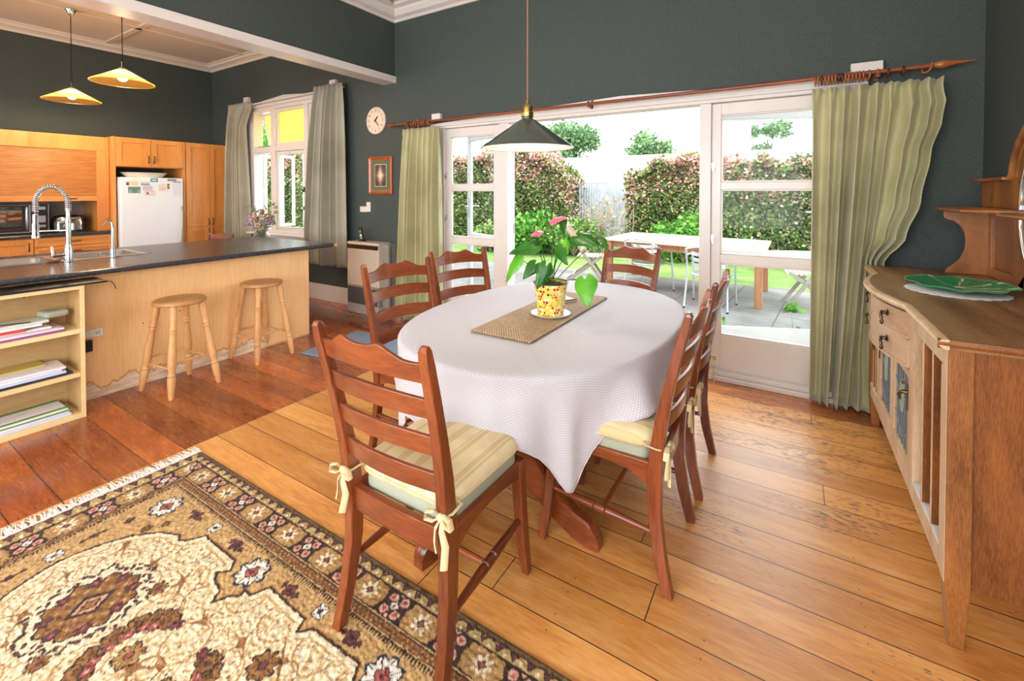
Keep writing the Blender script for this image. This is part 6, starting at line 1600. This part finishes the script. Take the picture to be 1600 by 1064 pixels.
# leaf clouds: many small folded blades in one mesh per plant
def leaf_cloud(pts, size, cols, seed=1, nrm_jit=1.0):
    rg = np.random.default_rng(seed); n = len(pts); P = np.array(pts)
    d = rg.normal(size=(n, 3)); d[:, 2] *= .7; d /= np.linalg.norm(d, axis=1)[:, None]
    s = rg.normal(size=(n, 3)); s -= (s*d).sum(1)[:, None]*d; s /= np.linalg.norm(s, axis=1)[:, None]; k = np.cross(d, s)
    L = size*rg.uniform(.6, 1.3, n)[:, None]; Wd = L*.42
    a = P; b = P + d*L*.5 + s*Wd + k*L*.10; c = P + d*L; e = P + d*L*.5 - s*Wd + k*L*.10
    vs = np.stack([a, b, c, e], 1).reshape(-1, 3); q = np.arange(n)*4
    fs = np.stack([q, q+1, q+2, q+3], 1)
    cc = np.repeat(cols, 4, 0)
    return vs, fs, cc
def cloud_obj(name, pts, size, cols, seed, parent=None):
    vs, fs, cc = leaf_cloud(pts, size, cols, seed)
    me = bpy.data.meshes.new(name); me.vertices.add(len(vs)); me.vertices.foreach_set('co', vs.astype(np.float32).ravel())
    me.loops.add(len(fs)*4); me.loops.foreach_set('vertex_index', fs.astype(np.int32).ravel()); me.polygons.add(len(fs)); me.polygons.foreach_set('loop_start', np.arange(0, len(fs)*4, 4, dtype=np.int32)); me.update(); me.validate()
    a = me.color_attributes.new('Col', 'FLOAT_COLOR', 'POINT'); c4 = np.ones((len(vs), 4), dtype=np.float32); c4[:, :3] = cc; a.data.foreach_set('color', c4.ravel())
    me.materials.append(MT['foliage']); o = bpy.data.objects.new(name, me); COL.objects.link(o); o.parent = parent; return o
greens = np.array([srgb(92, 128, 66), srgb(128, 162, 84), srgb(72, 104, 58), srgb(172, 190, 120), srgb(112, 122, 78), srgb(196, 196, 140)])
pinks = np.array([srgb(232, 170, 174), srgb(244, 208, 204), srgb(214, 140, 138), srgb(230, 182, 152), srgb(190, 138, 118), srgb(246, 226, 222)])
def pick(rg, pal, n): return pal[rg.integers(0, len(pal), n)]
def hedge(label, x0, x1, yb, depth, topf, n, pinkamt=.5, seed=1, size=.075, low=GZ):
    """shell of leaves over a lumpy box"""
    rg = np.random.default_rng(seed); root = thing('flowering_hedge' if pinkamt > .1 else 'green_hedge', label, 'hedge', ((x0+x1)/2, yb+depth/2, GZ))
    x = rg.uniform(x0, x1, n); tz = np.array([topf(a) for a in x]); h = rg.random(n)**.85; z = low + (tz-low)*h
    lump = .16*np.sin(x*3.1+seed)+.12*np.sin(x*7.3+z*4)+.12*np.sin(z*5.5+x*2)
    top = rg.random(n) < .16
    z = np.where(top, tz + rg.normal(0, .06, n) + .06*np.sin(x*9), z)
    y = np.where(top, yb + rg.uniform(0, depth, n), yb + .10 - lump*.5 + rg.exponential(.14, n) + .25*np.maximum(0, (z-low)/(tz-low)-.75))
    hh = (z-low)/(tz-low)
    pr = np.clip((hh-.55)*1.9, .06, 1)*pinkamt*(.75+.5*np.sin(x*2.2+seed)*np.sin(z*4)); isp = rg.random(n) < np.clip(pr, .04, .93)
    col = np.where(isp[:, None], pick(rg, pinks, n), pick(rg, greens, n)*rg.uniform(.5, 1.15, n)[:, None])*.95
    P = np.stack([x, y, z], 1) - np.array(root.location)[None]
    cloud_obj('foliage', P, size, col, seed, root)
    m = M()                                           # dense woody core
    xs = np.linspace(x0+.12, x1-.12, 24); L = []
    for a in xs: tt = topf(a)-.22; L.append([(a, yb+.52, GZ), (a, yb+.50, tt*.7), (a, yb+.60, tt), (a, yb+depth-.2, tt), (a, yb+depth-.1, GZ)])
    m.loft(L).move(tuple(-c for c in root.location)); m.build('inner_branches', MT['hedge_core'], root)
    return root
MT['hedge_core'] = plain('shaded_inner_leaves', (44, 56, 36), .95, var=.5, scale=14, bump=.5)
def prof(pts):
    def f(x):
        if x <= pts[0][0]: return pts[0][1]
        for (a, ya), (b, yb_) in zip(pts, pts[1:]):
            if x <= b: t = (x-a)/(b-a); return ya+(yb_-ya)*t + .05*math.sin(x*11)
        return pts[-1][1]
    return f
hedge('tall pink-flowering hedge seen through the left door panel and open doorway', -9.6, -4.75, 10.4, 1.1, prof([(-9.6, 2.5), (-8.6, 2.35), (-7.3, 2.45), (-6.1, 2.55), (-5.6, 2.40), (-5.0, 2.0), (-4.7, 1.6)]), 66000, 1.0, 3)
hedge('pink-topped hedge right of the iron fence, running behind the right door panel', -3.35, 2.6, 10.5, 1.1, prof([(-3.4, 1.7), (-3.0, 1.95), (-2.5, 2.15), (-1.7, 2.22), (-1.0, 2.1), (.3, 1.98), (2.6, 1.9)]), 74000, .95, 5)
hedge('dark pink-flecked hedge seen through the kitchen window', -21, -10.2, 10.6, 1.3, prof([(-21, 3.0), (-16, 2.9), (-12, 2.7), (-10, 2.6)]), 34000, .8, 7, .10)
# straggling bush of pale twigs against the iron fence
def bush(name, label, cx, cy, z0, w, h, n, pal, size, seed, cat='bush', d=None, shape=1.0):
    rg = np.random.default_rng(seed); root = thing(name, label, cat, (cx, cy, z0)); d = d or w
    a = rg.uniform(0, 2*PI, n); r = rg.random(n)**.45; ph = rg.uniform(-1, 1, n); q = np.sqrt(1-ph*ph)
    P = np.stack([w*.5*r*q*np.cos(a), d*.5*r*q*np.sin(a), h*.5 + h*.5*r*ph], 1); P += .10*w*np.sin(P[:, [1, 2, 0]]*9/max(w, .5))
    P[:, 2] = np.maximum(P[:, 2], .01)
    cloud_obj('foliage', P, size, pick(rg, pal, n)*rg.uniform(.8, 1.2, n)[:, None], seed, root)
    m = M(); rr2 = random.Random(seed)
    for _ in range(14):
        b = Vector((rr2.gauss(0, w*.22), rr2.gauss(0, d*.2), h*rr2.uniform(.5, .95))); m.tube([(0, 0, 0), b*.5 + Vector((rr2.gauss(0, .05), 0, .05)), b], [.02, .012, .004], 5)
    m.build('branches', MT['twig'], root); return root
bright = np.array([srgb(80, 146, 50), srgb(112, 172, 70), srgb(60, 112, 44), srgb(136, 184, 90)])
sparse = np.array([srgb(190, 176, 160), srgb(150, 150, 110), srgb(206, 170, 150), srgb(170, 180, 120)])
bush('leafy_shrub', 'bright green leafy shrub at the foot of the tall pink hedge behind the flower pot', -5.35, 9.6, GZ, 1.5, .95, 2600, bright, .10, 21, 'shrub')
bush('leafy_shrub', 'mid green shrub under the pink hedge just left of the slatted garden chair', -6.4, 9.6, GZ, 1.3, .7, 1800, greens*1.2, .09, 22, 'shrub')
bush('leafy_shrub', 'yellow green shrub behind the left corner of the garden table', -4.35, 9.8, GZ, 1.3, .85, 2000, np.concatenate([bright, greens]), .08, 23, 'shrub')
bush('leafy_shrub', 'bright green growth at the foot of the right hedge beside the mullion', -1.95, 10.1, GZ, 1.2, 1.0, 2400, bright, .09, 24, 'shrub')
bush('twiggy_bush', 'pale straggling twiggy bush in front of the iron fence', -3.9, 10.4, GZ, 1.5, 1.4, 900, sparse, .06, 25, 'bush', .6)
m = M(); r3 = random.Random(8)
for _ in range(70):
    x = r3.uniform(-4.9, -3.1); z = r3.uniform(.2, 1.3); p = Vector((x, 10.35 + r3.uniform(0, .3), z)); q = p + Vector((r3.gauss(0, .3), r3.gauss(0, .05), r3.uniform(.05, .45))); m.tube([p, p.lerp(q, .5)+Vector((r3.gauss(0, .05), 0, 0)), q], [.007, .005, .002], 4)
for i in range(9):
    x = -4.7 + .18*i + r3.gauss(0, .05); m.tube([(x, 10.5, GZ), (x+r3.gauss(0, .1), 10.5, .7), (x+r3.gauss(0, .25), 10.5, 1.5)], [.016, .010, .003], 5)
tag(m.build('bare_climber', MT['twig']), 'tangle of bare grey climber stems over the iron fence', 'climber')
# iron fence
m = M(); x = -9.9; pts = []
while x < 4.5: pts.append((x, 11.75 + .012*math.sin(2*PI*x/.076))); x += .0127
m.add([(a, b, GZ) for a, b in pts] + [(a, b, 1.68) for a, b in pts] + [(a, b+.004, GZ) for a, b in pts] + [(a, b+.004, 1.68) for a, b in pts],
      [f for i in range(len(pts)-1) for f in ((i, i+1, len(pts)+i+1, len(pts)+i), (2*len(pts)+i+1, 2*len(pts)+i, 3*len(pts)+i, 3*len(pts)+i+1), (len(pts)+i, len(pts)+i+1, 3*len(pts)+i+1, 3*len(pts)+i))])
t = thing('iron_fence', 'pale blue grey corrugated iron fence between the two pink hedges', 'fence', (-4, 11.75, GZ))
part(m, 'sheeting', 'fence', t); part(M().box(-9.9, 11.78, 1.60, 4.5, 11.83, 1.70), 'top_rail', 'grey_wood', t)
for i in range(7): part(M().box(-9.8+2.3*i, 11.79, GZ, -9.7+2.3*i, 11.87, 1.65), 'post', 'grey_wood', t)
# neighbouring house
t = thing('neighbour_house', 'low pale house with a long white roof beyond the fence', 'house', (-4, 18, GZ))
part(M().box(-9.0, 15.5, GZ, 4.5, 18.5, 1.75), 'wall', 'weatherboard', t)
m = M()
for xx in np.arange(-9.4, 4.9, .4): m.bar((xx, 15.25, 1.81), (xx, 17.0, 2.84), .03, .03)
part(M().loft([[(-9.4, 15.2, 1.72), (4.9, 15.2, 1.72), (4.9, 15.2, 1.80), (-9.4, 15.2, 1.80)], [(-9.4, 17.0, 2.76), (4.9, 17.0, 2.76), (4.9, 17.0, 2.84), (-9.4, 17.0, 2.84)], [(-9.4, 18.8, 1.72), (4.9, 18.8, 1.72), (4.9, 18.8, 1.80), (-9.4, 18.8, 1.80)]]), 'roof', 'roof', t)
part(m, 'roof_rib', 'roof', t)
part(M().box(-9.4, 15.12, 1.68, 4.9, 15.2, 1.80), 'gutter', 'weatherboard', t)
part(M().box(-1.45, 17.2, 2.5, -1.17, 17.5, 3.9).box(-1.5, 17.15, 3.9, -1.12, 17.55, 3.98), 'chimney', 'roof', t)
t = thing('garden_shed', 'grey gabled outbuilding roof behind the right hedge near the green curtain', 'shed', (1.6, 14, GZ))
part(M().loft([[(-.9, y, GZ), (4.2, y, GZ), (4.2, y, 2.0), (1.6, y, 2.62), (-.9, y, 1.98)] for y in (13.2, 15.0)]), 'wall', 'weatherboard', t)
part(M().loft([[(-1.2, y, 1.93), (1.6, y, 2.63), (4.5, y, 1.93), (4.5, y, 1.99), (1.6, y, 2.70), (-1.2, y, 1.99)] for y in (12.95, 15.2)]), 'roof', 'fence', t)
# trees
tg = np.array([srgb(104, 142, 92), srgb(120, 152, 104), srgb(76, 110, 76), srgb(146, 172, 128)])
def tree(label, cx, cy, zt, w, seed, n=5200, pal=tg, low=1.4, size=.16, blobs=9, name='garden_tree'):
    rg = np.random.default_rng(seed); root = thing(name, label, 'tree', (cx, cy, GZ)); P = []
    H = zt-GZ
    for k in range(blobs):
        c = np.array([rg.normal(0, w*.22), rg.normal(0, w*.2), low + (H-low-w*.22)*rg.random()**.7]); r = w*rg.uniform(.18, .30); q = rg.normal(size=(n//blobs, 3)); q /= np.linalg.norm(q, axis=1)[:, None]; P.append(c + q*r*rg.uniform(.5, 1.08, (n//blobs, 1))*np.array([1, 1, .8]))
    P = np.concatenate(P); P[:, 2] = np.minimum(P[:, 2], H)
    cloud_obj('crown', P, size, pick(rg, pal, len(P)), seed, root)
    m = M().tube([(0, 0, 0), (.05, 0, low), (0, 0, H*.8)], [.14, .10, .03], 8); rr_ = random.Random(seed)
    for _ in range(8):
        z = low+(H-low)*rr_.random()*.6; m.tube([(0, 0, z), (rr_.gauss(0, w*.25), rr_.gauss(0, w*.2), z+w*.3)], [.04, .012], 5)
    m.build('trunk', MT['bark'], root); return root
tree('large leafy tree rising behind the tall pink hedge, behind the green pendant lamp', -10.3, 21.8, 5.4, 3.8, 31, 9000)
tree('mid green bushy tree above the white roof in the open doorway', -5.5, 21.0, 4.25, 2.4, 32, 4200)
tree('grey green round tree above the roof through the right door panel', -.85, 22.0, 4.6, 1.7, 33, 3600)
tree('small pale tree seen through the top of the left door panel', -11.6, 17.5, 4.1, 2.4, 34, 3600, tg*1.2)
tree('bright yellow green tree seen through the left bay of the kitchen window', -26, 15.6, 6.4, 5.6, 35, 9000, bright, .4, .16, 12)
tree('low distant bushy tree just right of the mullion above the roof', -2.6, 24.0, 3.4, 1.6, 36, 1500)
# weeds in the paving
for i, (x, y, s, lab) in enumerate([(-.73, 5.25, .16, 'small weed growing from the paving joint under the right door panel'), (.02, 5.35, .13, 'weed with upright stem in the paving near the green curtain'), (.02, 6.6, .10, 'tiny weed in the paving by the wooden table leg')]):
    rg = np.random.default_rng(40+i); n = 90; P = np.stack([rg.normal(0, s*.35, n), rg.normal(0, s*.35, n), np.abs(rg.normal(0, s*.25, n))], 1)
    r_ = thing('paving_weed', lab, 'weed', (x, y, GZ), 0, 'weeds in the patio paving'); cloud_obj('foliage', P, .07, pick(rg, bright, n), 60+i, r_)
    M().tube([(0, 0, 0), (.01, 0, s), (0, .01, s*1.9)], [.003, .003, .001], 4).build('stem', MT['leaf_bright'], r_)
# garden table
t = thing('garden_table', 'long sunbleached wooden garden table on the patio', 'table', (-1.38, 7.3, GZ), 0)
q = [(-2.50, 6.86), (-.27, 6.42), (-.06, 7.80), (-2.28, 8.26)]
q = [(-2.52, 6.86), (-.26, 6.42), (-.24, 7.78), (-2.46, 8.15)]
part(M().loft([[(a, b, .685) for a, b in q], [(a, b, .72) for a, b in q]]), 'tabletop', 'table_out', t, bevel=.004)
cx_, cy_ = sum(a for a, b in q)/4, sum(b for a, b in q)/4
qi = [(cx_+(a-cx_)*.93, cy_+(b-cy_)*.90) for a, b in q]
for (a, b), (c, d) in zip(qi, qi[1:]+qi[:1]): part(M().bar((a, b, .635), (c, d, .635), .03, .09), 'apron', 'table_leg', t)
for a, b in qi: part(M().box(a-.045, b-.045, GZ, a+.045, b+.045, .685), 'leg', 'table_leg', t, bevel=.004)
# folding slatted garden chairs
def make_folding():
    t = thing('folding_garden_chair', '', 'garden chair')
    for s in (-1, 1):
        x = s*.22
        M().bar((x, .30, 0), (x, -.36, .98), .026, .045).build('back_leg', MT['grey_wood'], t, bevel=.003)      # front foot up to the back top
        M().bar((x*.88, -.34, 0), (x*.88, .26, .46), .026, .045).build('front_leg', MT['grey_wood'], t, bevel=.003)
    sl = M()
    for k in range(9): y = -.14+.05*k; sl.box(-.205, y, .435, .205, y+.038, .452)
    sl.build('seat', MT['table_out'], t)
    f = lambda z: .30-.66*z/.98
    for z in (.56, .93): M().box(-.235, f(z)-.012, z-.03, .235, f(z)+.012, z+.045 if z > .9 else z+.01).build('back_rail', MT['table_out'], t, bevel=.006)
    bs = M()
    for k in range(11): x = -.19+.038*k; bs.bar((x, f(.55), .55), (x, f(.94), .94), .018, .010, (0, 1, 0))
    bs.build('back_slats', MT['teak'], t)
    M().box(-.21, -.22, .12, .21, -.19, .15).build('cross_bar', MT['grey_wood'], t)
    return t
fc = make_folding(); fc.location = (-2.86, 6.98, GZ); fc.rotation_euler = (0, 0, R(-72)); fc['label'] = 'slatted wooden folding chair at the left end of the garden table'; fc['group'] = 'folding wooden garden chairs'
dupt(fc, (.24, 6.95, GZ), R(95), 'grey weathered folding chair at the right end of the garden table by the curtain', 'folding wooden garden chairs')
def make_alu():
    """faces +Y"""
    t = thing('aluminium_chair', '', 'garden chair')
    for s in (-1, 1):
        x = s*.27
        M().tube([(x, .26, 0), (x*.97, .22, .42), (x*.98, .19, .60), (x, .12, .655), (x, -.10, .66), (x*.97, -.22, .70), (x*.86, -.27, .76), (x*.4, -.31, .79), (0, -.32, .795)], .013, 10).build('arm_tube', MT['alu'], t, smooth=50)
        M().tube([(x*.95, -.28, 0), (x*.88, -.20, .43), (x*.86, -.24, .60), (x*.86, -.27, .76)], .012, 10).build('rear_leg', MT['alu'], t, smooth=50)
        M().lathe([(.015, 0), (.015, .02)], (x, .26, 0), seg=8).lathe([(.015, 0), (.015, .02)], (x*.95, -.28, 0), seg=8).build('foot', MT['black'], t)
    M().torus((0, 0, .42), .235, .012, (0, 0, 1), 32, 8).build('seat_ring', MT['alu'], t, smooth=True)
    sl = M()
    for k in range(8):
        y = -.19+.053*k; w = math.sqrt(max(.01, .235**2-y*y))*.98; sl.box(-w, y-.02, .424, w, y+.02, .430)
    sl.build('seat_slats', MT['alu'], t)
    bs = M()
    for z in (.55, .62, .69): bs.loft([[(.225*math.sin(a), -.02-.25*math.cos(a)-.0, z-.022), (.225*math.sin(a), -.02-.25*math.cos(a), z+.022), (.22*math.sin(a), -.015-.245*math.cos(a), z+.022), (.22*math.sin(a), -.015-.245*math.cos(a), z-.022)] for a in [R(-72+144*k/14) for k in range(15)]])
    bs.build('back_slats', MT['alu'], t, smooth=40)
    M().tube([(-.255, .22, .40), (.255, .22, .40)], .009, 8).build('front_bar', MT['alu'], t)
    return t
ac = make_alu(); ac.location = (-1.82, 6.86, GZ); ac.rotation_euler = (0, 0, R(-18)); ac['label'] = 'aluminium armchair in front of the garden table, left of the mullion'; ac['group'] = 'aluminium patio chairs'
dupt(ac, (-.88, 6.33, GZ), R(-4), 'aluminium armchair partly hidden by the mullion between doorway and right door panel', 'aluminium patio chairs')
